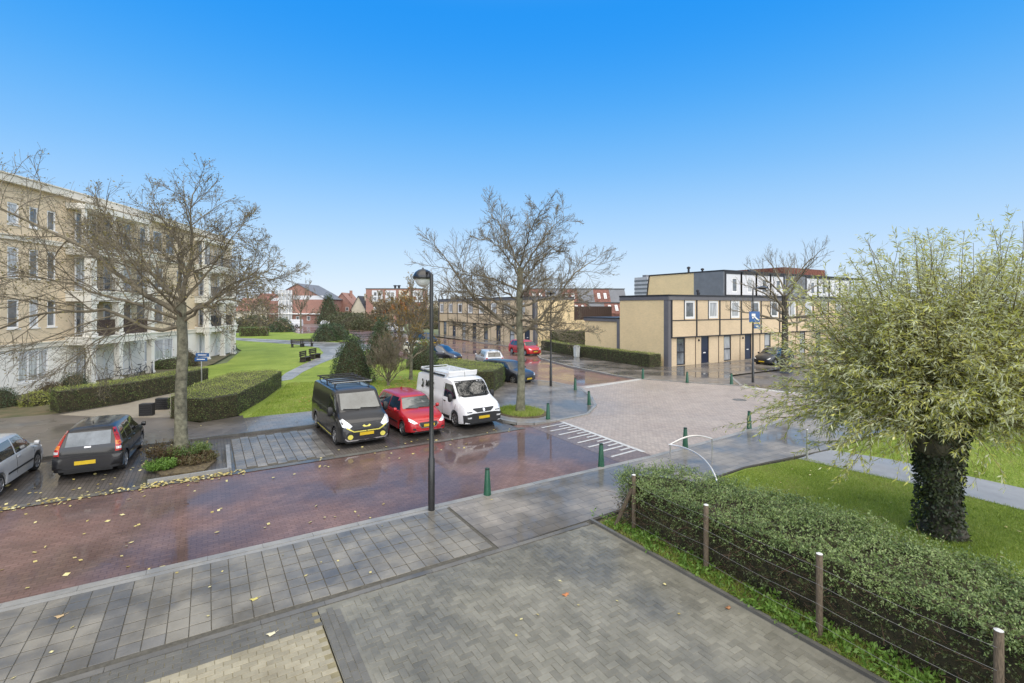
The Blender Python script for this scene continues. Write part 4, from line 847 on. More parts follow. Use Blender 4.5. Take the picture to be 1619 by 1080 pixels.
def blob_car(kind, name, label, cat, loc, heading, body_m, sc=(1,1,1), glass=None, trim=None, rims=None, group=None, plates=True, doors=2, tail='tall', front='std', lamp=None):
    S = ST[kind]; sx, sy, sz = sc; st = S['st']; L = S['L']*sx
    t = thing(name, label, cat, (loc[0], loc[1], loc[2] if len(loc) > 2 else .012), math.atan2(heading[1], heading[0]), group)
    glass = glass or M_CGL; rims = rims or M_RIM
    X = [s[0]*sx for s in st]; col = lambda k, f: [s[k]*f for s in st]
    fx, rx, rw = S['fx']*sx, S['rx']*sx, S['rw']*(sz*.5+.5)
    Ra = rw+.055; zc = rw; sill = .20
    xs = set(np.linspace(X[0], X[-1], 74)) | set(X)
    for c in (fx, rx):
        for q in (1.0,1.001,.995,.97,.92,.85,.72,.55,.35,0): xs.add(c+Ra*q); xs.add(c-Ra*q)
    xs = np.array(sorted(x for x in xs if X[0] <= x <= X[-1]))
    w_ = pchip(X, col(1,sy), xs); zb = pchip(X, col(2,sz), xs); wb = pchip(X, col(3,sy), xs); zt = pchip(X, col(4,sz), xs); wt = pchip(X, col(5,sy), xs)
    half = []
    for i, x in enumerate(xs):
        z0 = sill+.06*max(0, (abs(x)-L/2+.5)/.5)
        for c in (fx, rx):
            if abs(x-c) <= Ra: z0 = max(z0, zc+math.sqrt(max(0, Ra*Ra-(x-c)**2)))
        z0 = min(z0, zb[i]-.06); w, b_, h = w_[i], wb[i], zb[i]; dz = h-z0
        cr = .035*min(1, wt[i]/.5)
        P = [(w-.16, z0), (w-.015, z0), (w, z0+dz*.12), (w+.006, z0+dz*.45), (w-.004, z0+dz*.75), (b_, h-.015), (b_-.018, h+.012)]
        gh = zt[i]-h
        for q in (.33,.66): P.append((b_-.018+(wt[i]-b_+.018)*q+.018*math.sin(q*math.pi), h+.012+(gh-.012)*q))
        P += [(wt[i]+.012, zt[i]-.03*min(1, gh/.2)), (wt[i]-.035, zt[i]+.004), (wt[i]*.7, zt[i]+cr*.55), (wt[i]*.35, zt[i]+cr*.9), (0, zt[i]+cr)]
        half.append(P)
    mb = MB(); k = len(half[0]); nrow = 2*k-1
    for i, x in enumerate(xs):
        for (y, z) in half[i]: mb.v.append((x, y, z))
        for (y, z) in half[i][-2::-1]: mb.v.append((x, -y, z))
    for i in range(len(xs)-1):
        for j in range(nrow-1): mb.f.append((i*nrow+j, i*nrow+j+1, (i+1)*nrow+j+1, (i+1)*nrow+j)[::-1])
    e = (len(xs)-1)*nrow; mb.f.append(tuple(e+j for j in range(nrow))[::-1]); mb.f.append(tuple(range(nrow)))
    bvh = BVHTree.FromPolygons([Vector(v) for v in mb.v], mb.f)
    body = mb.build('body', body_m, t, smooth=38, local=True)
    u = MB(); hw = S['W']*sy/2-.25; u.box(X[0]+.1, X[-1]-.12, -hw, hw, .17, .62*sz); u.build('underbody', M_PLASTIC, t, local=True)
    # wheels: built once, copied
    wh = MB(); r = rw; wh.lathe([(r*.62,-.10),(r*.93,-.105),(r,-.08),(r,.08),(r*.93,.105),(r*.62,.10)], (0,0,0), 22, 'y')
    whm = wh.mesh('wheel', M_TYRE, 40); ri = MB(); ri.lathe([(r*.66,.06),(r*.66,.108),(r*.60,.108),(r*.57,.085),(.05,.075)], (0,0,0), 22, 'y')
    for q in range(5):
        a = q*2*math.pi/5; ri.obox((math.cos(a)*r*.33,.098,math.sin(a)*r*.33), (math.cos(a)*r*.28,0,math.sin(a)*r*.28), (0,.012,0), (-math.sin(a)*.032,0,math.cos(a)*.032))
    ri.lathe([(.06,.07),(.06,.112),(.03,.118)], (0,0,0), 10, 'y'); rim = ri.mesh('rim', rims, 40)
    for c in (fx, rx):
        for sd_ in (1, -1):
            o = bpy.data.objects.new('wheel', whm); COL.objects.link(o); o.parent = t; o.location = (c, sd_*(S['W']*sy/2-.125), rw); o.rotation_euler = (0,0,0 if sd_ > 0 else math.pi)
            r_ = bpy.data.objects.new('rim', rim); COL.objects.link(r_); r_.parent = o
    # glass by projection
    f = lambda xx: (float(pchip(X, col(2,sz), np.array([xx]))[0]), float(pchip(X, col(4,sz), np.array([xx]))[0]), float(pchip(X, col(5,sy), np.array([xx]))[0]))
    def side(poly, nm, m, off=.006, deep=.03, both=(1,1)):
        if both[0]: decal(bvh, poly, 'left', nm, m, t, off, .12, 6, deep)
        if both[1]: decal(bvh, poly, 'right', nm, m, t, off, .12, 6, deep)
    if kind == 'van':
        zc0, zh = 1.24*sz, 1.87*sz
        decal(bvh, [(-.80*sy,zc0),(.80*sy,zc0),(.74*sy,zh),(-.74*sy,zh)], 'front', 'windscreen_surround', M_PLASTIC, t, .004, .12)
        decal(bvh, [(-.74*sy,zc0+.045),(.74*sy,zc0+.045),(.68*sy,zh-.05),(-.68*sy,zh-.05)], 'front', 'windscreen', glass, t, .010, .12)
        side([(1.62*sx,1.17*sz),(1.66*sx,1.22*sz),(1.22*sx,1.74*sz),(.62*sx,1.76*sz),(.58*sx,1.17*sz)], 'side_window', M_CGL)
        for xx in (.50,-.75): side([(xx*sx,.3*sz),(xx*sx+.012,.3*sz),(xx*sx+.012,1.78*sz),(xx*sx,1.78*sz)], 'door_gap', M_PLASTIC, .003, .01)
        side([(1.75*sx,.98*sz),(1.77*sx,.98*sz),(1.5*sx,.32*sz),(1.48*sx,.32*sz)][::-1], 'door_gap', M_PLASTIC, .003, .01)
        side([(.62*sx,.98*sz),(.80*sx,.98*sz),(.80*sx,1.02*sz),(.62*sx,1.02*sz)], 'door_handle', M_PLASTIC, .03, .0)
        side([(-.7*sx,.98*sz),(-.52*sx,.98*sz),(-.52*sx,1.02*sz),(-.7*sx,1.02*sz)], 'door_handle', M_PLASTIC, .03, .0)
        side([(rx+Ra+.05,.28*sz),(fx-Ra-.05,.28*sz),(fx-Ra-.05,.40*sz),(rx+Ra+.05,.40*sz)], 'side_moulding', M_PLASTIC, .015)
    else:
        b0, t0, w0 = f(1.0*sx if kind == 'hatch' else 1.24*sx); b1, t1, w1 = f(.46*sx if kind == 'hatch' else .66*sx)
        decal(bvh, [(-w0+.02,t0+.02),(w0-.02,t0+.02),(w1-.03,t1-.02),(-w1+.03,t1-.02)], 'front', 'windscreen', glass, t, .006, .12)
        br, tr_, wr = f(-1.86*sx if kind == 'hatch' else -1.95*sx); b2, t2, w2_ = f(-1.66*sx if kind == 'hatch' else -1.80*sx)
        decal(bvh, [(-wr+.09,t2*.715),(wr-.09,t2*.715),(w2_-.06,t2-.02),(-w2_+.06,t2-.02)], 'rear', 'rear_window', M_CGL3 if tail == 'tall' else M_CGL, t, .006, .12)
        bl = .93*sz if kind == 'hatch' else .99*sz; tp = 1.38*sz if kind == 'hatch' else 1.52*sz
        fa = (.98 if kind == 'hatch' else 1.2)*sx; fb = (.52 if kind == 'hatch' else .72)*sx
        mid = -.28*sx
        side([(mid+.04,bl),(fa-.08,bl),(fb-.02,tp),(mid+.07,tp)], 'side_window', M_CGL)
        re_ = (-1.58 if kind == 'hatch' else -1.7)*sx
        if doors == 4:
            q = -1.05*sx; side([(q+.02,bl),(mid-.04,bl),(mid-.02,tp),(q+.06,tp)], 'side_window', M_CGL); side([(re_,bl+.08),(q-.03,bl),(q+.01,tp),(re_+.2,tp-.02)], 'side_window', M_CGL)
            gaps = [mid, -1.0*sx, .92*sx]
        else:
            side([(re_,bl+.1),(re_+.12,bl),(mid-.04,bl),(mid-.01,tp),(re_+.2,tp-.02)], 'side_window', M_CGL); gaps = [mid, .92*sx]
        for g in gaps:
            lo = .34*sz if g > -.9*sx else .74*sz
            side([(g-.006,lo),(g+.006,lo),(g+.006,bl-.03),(g-.006,bl-.03)], 'door_gap', M_PLASTIC, .003, .01)
        for g in gaps[:(2 if doors == 4 else 1)]: side([(g+.08,bl-.12),(g+.24,bl-.12),(g+.24,bl-.085),(g+.08,bl-.085)], 'door_handle', body_m, .03, .0)
        side([(rx+Ra+.06,.46*sz),(fx-Ra-.06,.46*sz),(fx-Ra-.06,.51*sz),(rx+Ra+.06,.51*sz)], 'side_moulding', trim or M_PLASTIC, .014)
    # mirrors
    mx = (1.45 if kind == 'van' else .80 if kind == 'hatch' else 1.0)*sx; mz = (1.22 if kind == 'van' else .98 if kind == 'hatch' else 1.04)*sz; s_ = 1.35 if kind == 'van' else 1
    for sd_ in (1,-1):
        yy = (S['W']*sy/2); mm = MB(); mm.lathe([(.02,-.07*s_),(.10*s_,-.06*s_),(.115*s_,0),(.09*s_,.06*s_),(.02,.08*s_)], (0,0,0), 10, 'y')
        mm.v = [(mx+v[0]*.6, sd_*(yy+.10)+v[1]*1.0, mz+v[2]*(.75 if kind != 'van' else 1.2)) for v in mm.v]; mm.obox((mx,sd_*(yy-.02),mz-.05), (.025,0,0), (0,.09,0), (0,0,.02))
        mm.build('wing_mirror', trim or (M_PLASTIC if kind == 'van' else body_m), t, smooth=40, local=True)
    return t, bvh, body, S
def cplate(t, bvh, view, y0, z0, w=.52, h=.11, off=.012):
    o = decal(bvh, [(y0-w/2,z0-h/2),(y0+w/2,z0-h/2),(y0+w/2,z0+h/2),(y0-w/2,z0+h/2)], view, 'licence_plate', M_PLATE, t, off, .2, 2, .02)
    e = -w/2 if view == 'rear' else w/2
    return o

HU = (0, -1)     # parked facing the road
# black van
bt, bb, bo, _ = blob_car('van', 'van', 'black panel van with roof rack and yellow grille trim, parked nose to the road', 'van', (4.95, 20.85), (.03,-1), P_BLACK, glass=M_CGL2)
decal(bb, [(-.46,.62),(.46,.62),(.66,.80),(.60,.90),(-.60,.90),(-.66,.80)], 'front', 'grille', M_PLASTIC, bt, .008, .1)
for s in (1,-1):
    mm = (lambda p: p if s > 0 else mir(p))
    decal(bb, mm([(.52,.80),(.64,.72),(.86,.80),(.90,1.00),(.80,1.05),(.62,.90)]), 'front', 'headlight', M_LAMPG, bt, .012, .06)
    decal(bb, mm([(.02,.585),(.48,.585),(.74,.74),(.72,.77),(.46,.62),(.02,.62)]), 'front', 'grille_trim', M_LIME, bt, .018, .08)
    fl = decal(bb, mm([(.60+.10*math.cos(a),.42+.09*math.sin(a)) for a in [i*math.pi/5 for i in range(10)]]), 'front', 'fog_light', M_LIME, bt, .012, .06, 2)
    decal(bb, mm([(.02,.25),(.70,.27),(.80,.36),(.78,.39),(.66,.31),(.02,.29)]), 'front', 'bumper_trim', M_CHROME, bt, .012, .08)
decal(bb, [(-.16,.78),(-.10,.74),(.10,.74),(.16,.78),(.10,.82),(.03,.77),(-.03,.77),(-.10,.82)], 'front', 'badge', M_LIME, bt, .02, .04, 3)
cplate(bt, bb, 'front', 0, .50)
for s in (1,-1): # yellow sill pinstripe
    decal(bb, [(-1.1,.30),(1.2,.30),(1.2,.325),(-1.1,.325)], 'left' if s > 0 else 'right', 'sill_trim', M_LIME, bt, .02, .15, 8)
rk = MB()
for y in (-.68,.68):
    rk.tube([(-2.2,y,2.12),(.75,y,2.12)], .03, 6)
    for x in (-2.0,-.7,.6): rk.tube([(x,y,1.93),(x,y,2.12)], .025, 6)
rk.build('roof_rack', M_PLASTIC, bt, smooth=40, local=True)
for x in (-2.0,-1.45,-.9,-.35,.15,.6): b = MB(); b.tube([(x,-.80,2.15),(x,.80,2.15)], .028, 6); b.build('roof_bar', M_CHROME if x > .3 else M_PLASTIC, bt, smooth=40, local=True)
# white van
wt_, wb_, wo_, _ = blob_car('van', 'van', 'white van with black front bumper and white roof rack, parked right of the red hatchback', 'van', (9.95, 21.05), (.05,-1), P_WHITE)
decal(wb_, [(-.90,.26),(.90,.26),(.92,.60),(.55,.66),(-.55,.66),(-.92,.60)], 'front', 'bumper', M_PLASTIC, wt_, .03, .1)
decal(wb_, [(-.34,.70),(.34,.70),(.52,.82),(.50,.86),(-.50,.86),(-.52,.82)], 'front', 'grille', M_PLASTIC, wt_, .012, .08)
decal(wb_, [(-.05,.74),(.0,.71),(.05,.74),(.05,.82),(0,.85),(-.05,.82)], 'front', 'badge', M_CHROME, wt_, .025, .04, 3)
for s in (1,-1):
    mm = (lambda p: p if s > 0 else mir(p))
    decal(wb_, mm([(.56,.74),(.80,.74),(.90,.95),(.84,.99),(.60,.82)]), 'front', 'headlight', M_LAMPG, wt_, .012, .06)
    decal(wb_, mm([(.58,.70),(.80,.70),(.80,.74),(.56,.74)]), 'front', 'headlight_surround', M_PLASTIC, wt_, .012, .06)
    decal(wb_, mm([(.62,.46),(.80,.46),(.80,.52),(.62,.52)]), 'front', 'fog_light', M_LAMPG, wt_, .045, .06)
cplate(wt_, wb_, 'front', 0, .48, off=.05)
rk = MB()
for y in (-.72,.72): rk.box(-2.3,.62,y-.03,y+.03,2.10,2.17)
for x in (-2.3,.62): rk.box(x-.03,x+.03,-.72,.72,2.171,2.20)
for x in (-2.1,-.8,.5):
    for y in (-.72,.72): rk.box(x-.04,x+.04,y-.02,y+.02,1.90,2.10)
rk.build('roof_rack', P_WHITE, wt_, local=True)
for x in (-1.9,-1.5,-1.1,-.7,-.3,.1,.4): b = MB(); b.box(x-.05,x+.05,-.69,.69,2.12,2.15); b.build('roof_bar', P_WHITE, wt_, local=True)
b = MB(); b.obox((.66,0,2.13), (.012,0,-.02), (0,.74,0), (.03,0,.10)); b.build('wind_deflector', P_WHITE, wt_, local=True)
b = MB(); b.tube([(-2.2,-.80,2.04),(.35,-.80,2.04)], .05, 8); b.build('pipe_carrier', M_PLASTIC, wt_, smooth=40, local=True)
# lettering on its side (facing the camera: the van's right-hand side)
def text_on(txt, size, parent, loc, rot, m, name='lettering', ext=.004, bold=.012):
    cu = bpy.data.curves.new(name, 'FONT'); cu.body = txt; cu.size = size; cu.extrude = ext; cu.offset = bold; cu.align_x = 'CENTER'; cu.align_y = 'CENTER'
    to = bpy.data.objects.new(name+'_c', cu); COL.objects.link(to); bpy.context.view_layer.update()
    me = bpy.data.meshes.new_from_object(to.evaluated_get(bpy.context.evaluated_depsgraph_get())); bpy.data.objects.remove(to)
    me.materials.clear(); me.materials.append(m); o = bpy.data.objects.new(name, me); COL.objects.link(o); o.parent = parent; o.location = loc; o.rotation_euler = rot; return o
text_on('MVC', .42, wt_, (-.85,-.958,1.50), (R(83),0,0), M_PLASTIC)
lg = MB(); lg.lathe([(.0,-.004),(.07,-.004),(.07,.004),(.0,.004)], (-1.62,-.965,1.63), 12, 'y'); lg.obox((-1.60,-.968,1.42), (.05,0,.0), (0,.006,0), (.04,0,.14)); lg.obox((-1.68,-.97,1.36), (.09,0,.03), (0,.006,0), (-.01,0,.035)); lg.build('emblem', M_PLASTIC, wt_, local=True)
b = MB(); b.tube([(.85,0,1.98),(.80,0,2.22)], .008, 5); b.build('aerial', M_PLASTIC, wt_, local=True)
# red hatchback
rt, rb_, ro_, _ = blob_car('hatch', 'car', 'deep red hatchback parked between the black van and the white van', 'car', (7.42, 20.45), (.04,-1), P_RED, sc=(1.04,1.02,1.0), doors=4, glass=M_CGL2)
decal(rb_, [(-.40,.52),(-.30,.40),(.30,.40),(.40,.52),(.36,.60),(-.36,.60)], 'front', 'grille', M_PLASTIC, rt, .008, .06)
decal(rb_, [(-.42,.53),(-.31,.375),(.31,.375),(.42,.53),(.39,.54),(.29,.41),(-.29,.41),(-.39,.54)], 'front', 'grille_trim', M_CHROME, rt, .016, .05)
for s in (1,-1):
    mm = (lambda p: p if s > 0 else mir(p))
    decal(rb_, mm([(.45,.58),(.60,.56),(.76,.66),(.74,.76),(.62,.70)]), 'front', 'headlight', M_LAMPG, rt, .01, .05)
    decal(rb_, mm([(.52,.32),(.66,.34),(.66,.40),(.56,.40)]), 'front', 'fog_light', M_PLASTIC, rt, .01, .05)
decal(rb_, [(-.60,.24),(.60,.24),(.58,.29),(-.58,.29)], 'front', 'bumper_trim', M_CHROME, rt, .01, .08)
cplate(rt, rb_, 'front', 0.02, .48, .46, .10, .02)
b = MB(); b.obox((-.9,0,1.56), (.04,0,0), (0,.015,0), (.02,0,.05)); b.build('aerial', P_RED, rt, local=True)
def wipers(t, bvh, z0, pairs):
    for (ya, yb, zb_) in pairs:
        pts = []
        for k in range(7):
            y = ya+(yb-ya)*k/6; z = z0+(zb_-z0)*k/6; h = bvh.ray_cast(Vector((6,y,z)), Vector((-1,0,0)))
            if h[0] is not None: pts.append(h[0]+Vector((.03,0,.012)))
        if len(pts) > 2: b = MB(); b.tube(pts, .012, 5); b.build('wiper', M_PLASTIC, t, local=True)
wipers(bt, bb, 1.27, [(.62,-.02,1.31),(-.08,-.66,1.31)]); wipers(wt_, wb_, 1.27, [(.62,-.02,1.31),(-.08,-.66,1.31)]); wipers(rt, rb_, .985, [(.56,.0,1.01),(-.06,-.56,1.01)])
for t__, b__, hh in ((bt, bb, 1.16), (wt_, wb_, 1.16)):   # bonnet shut lines
    decal(b__, [(-.86,.90),(.86,.90),(.86,.906),(-.86,.906)], 'front', 'bonnet_gap', M_PLASTIC, t__, .004, .1, 8, .01)
decal(rb_, [(-.62,.665),(.62,.665),(.62,.673),(-.62,.673)], 'front', 'bonnet_gap', M_PLASTIC, rt, .004, .1, 8, .01)
# black hatchback seen from behind, left
kt_, kb, ko, _ = blob_car('hatch', 'car', 'black hatchback with tall red tail lights, parked beside the silver hatchback', 'car', (-2.95, 21.35), (.07,1), P_BLACK, sc=(1.0,1.0,1.0), doors=4, tail='tall')
for s in (1,-1):
    mm = (lambda p: p if s > 0 else mir(p))
    decal(kb, mm([(.66,.74),(.80,.74),(.78,.90),(.70,1.15),(.58,1.40),(.53,1.40),(.62,1.12),(.66,.92)]), 'rear', 'tail_light', M_TAIL, kt_, .012, .05)
    decal(kb, mm([(.67,.93),(.78,.93),(.74,1.03),(.65,1.03)]), 'rear', 'indicator', M_AMBER, kt_, .018, .05)
    decal(kb, mm([(.68,.80),(.79,.80),(.785,.87),(.68,.87)]), 'rear', 'reversing_light', M_LAMPG, kt_, .018, .05)
decal(kb, [(-.80,.34),(.80,.34),(.80,.68),(-.80,.68)], 'rear', 'bumper', P_BLACK, kt_, .04, .1)
decal(kb, [(-.78,.66),(.78,.66),(.78,.70),(-.78,.70)], 'rear', 'bumper_trim', M_PLASTIC, kt_, .05, .1)
decal(kb, [(-.08,.92),(.08,.92),(.08,.96),(-.08,.96)], 'rear', 'badge', M_CHROME, kt_, .015, .05, 3)
cplate(kt_, kb, 'rear', 0.05, .50, .5, .11, .055)
b = MB(); b.tube([(-1.3,0,1.50),(-1.42,0,1.62)], .008, 5); b.build('aerial', M_PLASTIC, kt_, local=True)
# silver hatchback at the left edge
st_, sb_, so_, _ = blob_car('hatch', 'car', 'silver three-door hatchback cut off by the left edge', 'car', (-5.5, 20.15), (.10,1), P_SILVER, sc=(.95,.97,.97), doors=2, tail='low')
for s in (1,-1):
    mm = (lambda p: p if s > 0 else mir(p))
    decal(sb_, mm([(.62,.70),(.77,.70),(.76,.95),(.66,.95)]), 'rear', 'tail_light', M_TAIL, st_, .012, .05)
    decal(sb_, mm([(.48,.56),(.66,.56),(.72,.64),(.68,.70),(.5,.66)]), 'front', 'headlight', M_LAMPG, st_, .01, .05)
cplate(st_, sb_, 'rear', 0, .5)
def simple_front(t, bvh, k=1.0, zz=0.0):
    decal(bvh, [(-.36*k,.38+zz),(.36*k,.38+zz),(.40*k,.50+zz),(-.40*k,.50+zz)], 'front', 'grille', M_PLASTIC, t, .008, .08)
    for s in (1,-1):
        mm = (lambda p: p if s > 0 else mir(p)); decal(bvh, mm([(.46*k,.56+zz),(.60*k,.54+zz),(.74*k,.64+zz),(.70*k,.72+zz)]), 'front', 'headlight', M_LAMPG, t, .01, .05)
    cplate(t, bvh, 'front', 0, .36+zz, .5, .1, .02)
def simple_rear(t, bvh, k=1.0, zz=0.0):
    for s in (1,-1):
        mm = (lambda p: p if s > 0 else mir(p)); decal(bvh, mm([(.56*k,.72+zz),(.76*k,.72+zz),(.74*k,.92+zz),(.6*k,.92+zz)]), 'rear', 'tail_light', M_TAIL, t, .012, .05)
    cplate(t, bvh, 'rear', 0, .5+zz)
G1 = 'cars parked at an angle along the side street'
a = blob_car('hatch', 'car', 'dark blue-grey hatchback parked behind the tree with the round grass pit', 'car', (17.75,29.3), (.30,-.95), P_BLUEG, sc=(1.02,1.03,1.0), doors=4, group=G1); simple_front(a[0], a[1])
a = blob_car('hatch', 'car', 'silver hatchback seen from behind over the clipped hedge, beside the dark off-roader', 'car', (20.9,37.6), (.25,.97), P_SILVER, sc=(1.03,1.03,1.0), doors=4, tail='low', group=G1); simple_rear(a[0], a[1]); simple_front(a[0], a[1])
a = blob_car('mpv', 'car', 'dark grey off-roader with pale bonnet reflection, third car back along the side street', 'car', (18.2,42.4), (.62,-.78), P_DGREY, sc=(1.03,1.03,1.05), doors=4, trim=P_SILVER, group=G1); simple_front(a[0], a[1], 1.0, .08)
a = blob_car('hatch', 'car', 'white hatchback half hidden by the near lamp post, behind the off-roader', 'car', (19.6,50.5), (.45,-.9), P_CREAM, sc=(1.02,1.02,1.0), doors=4, group=G1); simple_front(a[0], a[1])
a = blob_car('mpv', 'car', 'black car at the far end of the side street in front of the far terrace', 'car', (25.2,63.5), (.3,-.95), P_BLACK, doors=4); simple_front(a[0], a[1])
a = blob_car('mpv', 'car', 'bright red car parked by the pavement in front of the far terrace', 'car', (29.4,44.8), (.02,-1), P_RED2, sc=(.98,1.0,.97), doors=4); simple_front(a[0], a[1], 1.0, .08)
a = blob_car('hatch', 'car', 'black hatchback in front of the near terrace, half hidden by the willow', 'car', (43.6,25.3), (-1,-.04), P_BLACK, sc=(1.05,1.02,1.02), doors=4); simple_rear(a[0], a[1]); simple_front(a[0], a[1])
# vehicles beyond the lawn
for px, D, hd, kind, m_, lb, ct in [(410,120,(.85,-.5),'hatch',P_WHITE,'white car behind the long low hedge beyond the left lawn','car'),(462,125,(-.85,.5),'van',P_WHITE,'white van beside the dark round bush in front of the red brick building','van'),
        (533,118,(.85,-.5),'mpv',P_CREAM,'pale car parked behind the dark round bushes on the lawn edge','car'),(520,132,(.85,-.5),'hatch',P_SILVER,'silver car furthest back in front of the red brick building','car'),(372,112,(.7,-.7),'hatch',P_WHITE,'white car just past the end of the curved apartment block','car'),
        (620,100,(.5,-.85),'van',P_WHITE,'white van far off behind the autumn tree','van')]:
    q = camxy(px, D); blob_car(kind, 'van' if ct == 'van' else 'car', lb, ct, (q.x, q.y, 0), hd, m_, doors=4)

# ------------------------------------------------------------------ street furniture
M_POST = mat('black_lamp_paint', (.014,.014,.015), .35, .2, 6, coat=.4, crough=.15)
M_GLOBE = mat('milky_globe', (.62,.64,.62), .2, .05, 5, coat=.8)
def lamp(label, x, y, h, arm, group, flat=False):
    t = thing('street_lamp', label, 'street lamp', (x,y,PZ-.02), 0, group)
    b = MB(); b.lathe([(.085,0),(.085,1.3),(.062,1.34),(.055,2.6),(.048,h-.45),(.045,h-.18)], (0,0,0), 12); b.build('pole', M_POST, t, smooth=40, local=True)
    a = Vector(arm)
    b = MB(); b.tube([(0,0,h-.2),(a.x*.3,a.y*.3,h-.12),(a.x*.75,a.y*.75,h-.1)], .035, 7); b.build('bracket', M_POST, t, smooth=40, local=True)
    if flat: b = MB(); b.lathe([(.03,-.12),(.14,-.10),(.34,-.03),(.36,.0),(.30,.05),(.12,.12),(.03,.14)], (a.x,a.y,h-.1), 18); b.build('lamp_hood', M_POST, t, smooth=50, local=True)
    else:
        b = MB(); b.lathe([(.255,-.035),(.265,0),(.25,.06),(.20,.14),(.12,.20),(.03,.225),(.012,.26)], (a.x,a.y,h-.25), 20); b.build('lamp_hood', M_POST, t, smooth=50, local=True)
        b = MB(); b.lathe([(.205,-.036),(.195,-.10),(.15,-.18),(.09,-.225),(.02,-.24)], (a.x,a.y,h-.25), 18); b.build('lamp_globe', M_GLOBE, t, smooth=50, local=True)
    return t
LG = 'black street lamps with domed hoods'
lamp('nearest black street lamp with domed hood, on the kerb before the red hatchback', 4.78, 11.55, 6.12, (-.06,.42), LG)
lamp('black street lamp with flat hood on the far peninsula left of the long hedge', 18.75, 25.5, 6.1, (.02,.06), LG, True)
l3 = lamp('black street lamp carrying the blue square sign in front of the near terrace', 31.3, 19.6, 6.5, (.9,-.1), LG, True)
M_BLUE = mat('sign_blue', (.012,.09,.28), .35, .05, 5, coat=.5)
sg = thing('home_zone_sign', 'blue square sign with white pictogram on the lamp post before the near terrace', 'sign', (31.3,19.6,4.0))
b = MB(); b.obox((31.22,19.44,4.52), (.30,-.186,0), (.012,.02,0), (0,0,.36)); b.build('sign_plate', M_BLUE, sg)
b = MB(); c = Vector((31.20,19.41,4.52)); u = Vector((.85,-.527,0))
b.obox(c+u*-.08+Vector((0,0,.12)), u*.12, (.006,.01,0), (0,0,.09)); b.obox(c+u*.10+Vector((0,0,-.09)), u*.16+Vector((0,0,-.14)), (.006,.01,0), Vector((0,0,.035))+u*.02); b.obox(c+u*-.12+Vector((0,0,-.06)), u*.05, (.006,.01,0), (0,0,.05)); b.build('pictogram', M_WFR, sg)
b = MB(); b.obox((31.38,19.36,3.88), (.17,-.10,0), (.012,.02,0), (0,0,.15)); sp = b.build('supplementary_plate', M_BLUE, sg)
b = MB(); b.obox((31.36,19.335,3.88), u*.09, (.006,.01,0), (0,0,.03)); b.build('pictogram', M_WFR, sp)
# bollards
M_GRN = mat('bollard_green', (.012,.085,.045), .45, .18, 6, coat=.3); M_GRNT = mat('bollard_top', (.02,.05,.035), .5, .2, 6)
def bollard(label, x, y, z=PZ, h=.74, lean=(0,0)):
    t = thing('bollard', label, 'bollard', (x,y,z), 0, 'green tapered bollards round the crossing'); t.rotation_euler = (lean[0], lean[1], random.uniform(0,6))
    b = MB(); b.lathe([(.105,0),(.105,.02),(.10,.05),(.062,h-.06),(.058,h-.05)], (0,0,0), 12); b.build('post', M_GRN, t, smooth=40, local=True)
    b = MB(); b.lathe([(.058,h-.05),(.064,h-.04),(.062,h-.01),(.03,h)], (0,0,0), 12); b.build('cap', M_GRNT, t, smooth=40, local=True)
for lb, px, py, ln in [('nearest green bollard, on the kerb right of the near lamp post',771,788,(0,0)),('green bollard at the near end of the white comb marking',951,742,(0,0)),('green bollard standing behind the curved steel barrier',1084,712,(0,0)),('green bollard alone on the kerb between the barrier and the willow',1185,681,(0,0)),
        ('green bollard at the far end of the white comb marking',867,666,(0,0)),('slightly leaning green bollard at the tip of the wet paved peninsula',932,643,(.03,-.07)),('green bollard on the peninsula beside the far lamp post',910,619,(0,0)),('green bollard at the right end of the white line before the long hedge',1017,601,(0,0)),
        ('green bollard in front of the first house of the near terrace',1087,607,(0,0)),('green bollard in front of the first navy door, nearest the signed lamp post',1157,610,(0,0))]:
    x, y = G(px, py); bollard(lb, x, y, PZ-.01, .74, ln)
M_STEEL = mat('steel_tube', (.62,.61,.60), .3, .1, 6, metal=.7)
br_ = thing('cycle_barrier', 'bent steel tube barrier of two arcs on the pavement behind the hedge', 'barrier', (12.8,10.8,PZ))
def arc3(a, c, top, n=14):
    a, c = Vector(a), Vector(c); return [a.lerp(c, i/n)+Vector((0,0,top*math.sin(math.pi*i/n))) for i in range(n+1)]
b = MB(); b.tube([(12.78,10.85,0.05),(12.78,10.85,.70)], .022, 8); b.build('leg', M_STEEL, br_, smooth=40)
b = MB(); b.tube([(14.09,10.25,0.05),(14.09,10.25,.84)], .022, 8); b.build('leg', M_STEEL, br_, smooth=40)
b = MB(); b.tube(arc3((12.78,10.85,.72),(14.09,10.25,.86),.18), .028, 8); b.build('arc_rail', M_STEEL, br_, smooth=40)
b = MB(); p0, p3 = Vector((12.74,10.88,.72)), Vector((12.45,8.85,.05)); p1, p2 = Vector((13.25,10.1,.72)), Vector((12.75,9.2,.5))
b.tube([(p0*(1-t)**3+p1*3*t*(1-t)**2+p2*3*t*t*(1-t)+p3*t**3) for t in [i/16 for i in range(17)]], .028, 8); b.build('arc_rail', M_STEEL, br_, smooth=40)
b = MB(); b.lathe([(.035,0),(.035,1.0),(.02,1.02)], (17.1,8.78,LZ), 8); tag(b.build('path_post', M_STEEL), 'thin grey post at the corner of the lawn under the willow', 'post')
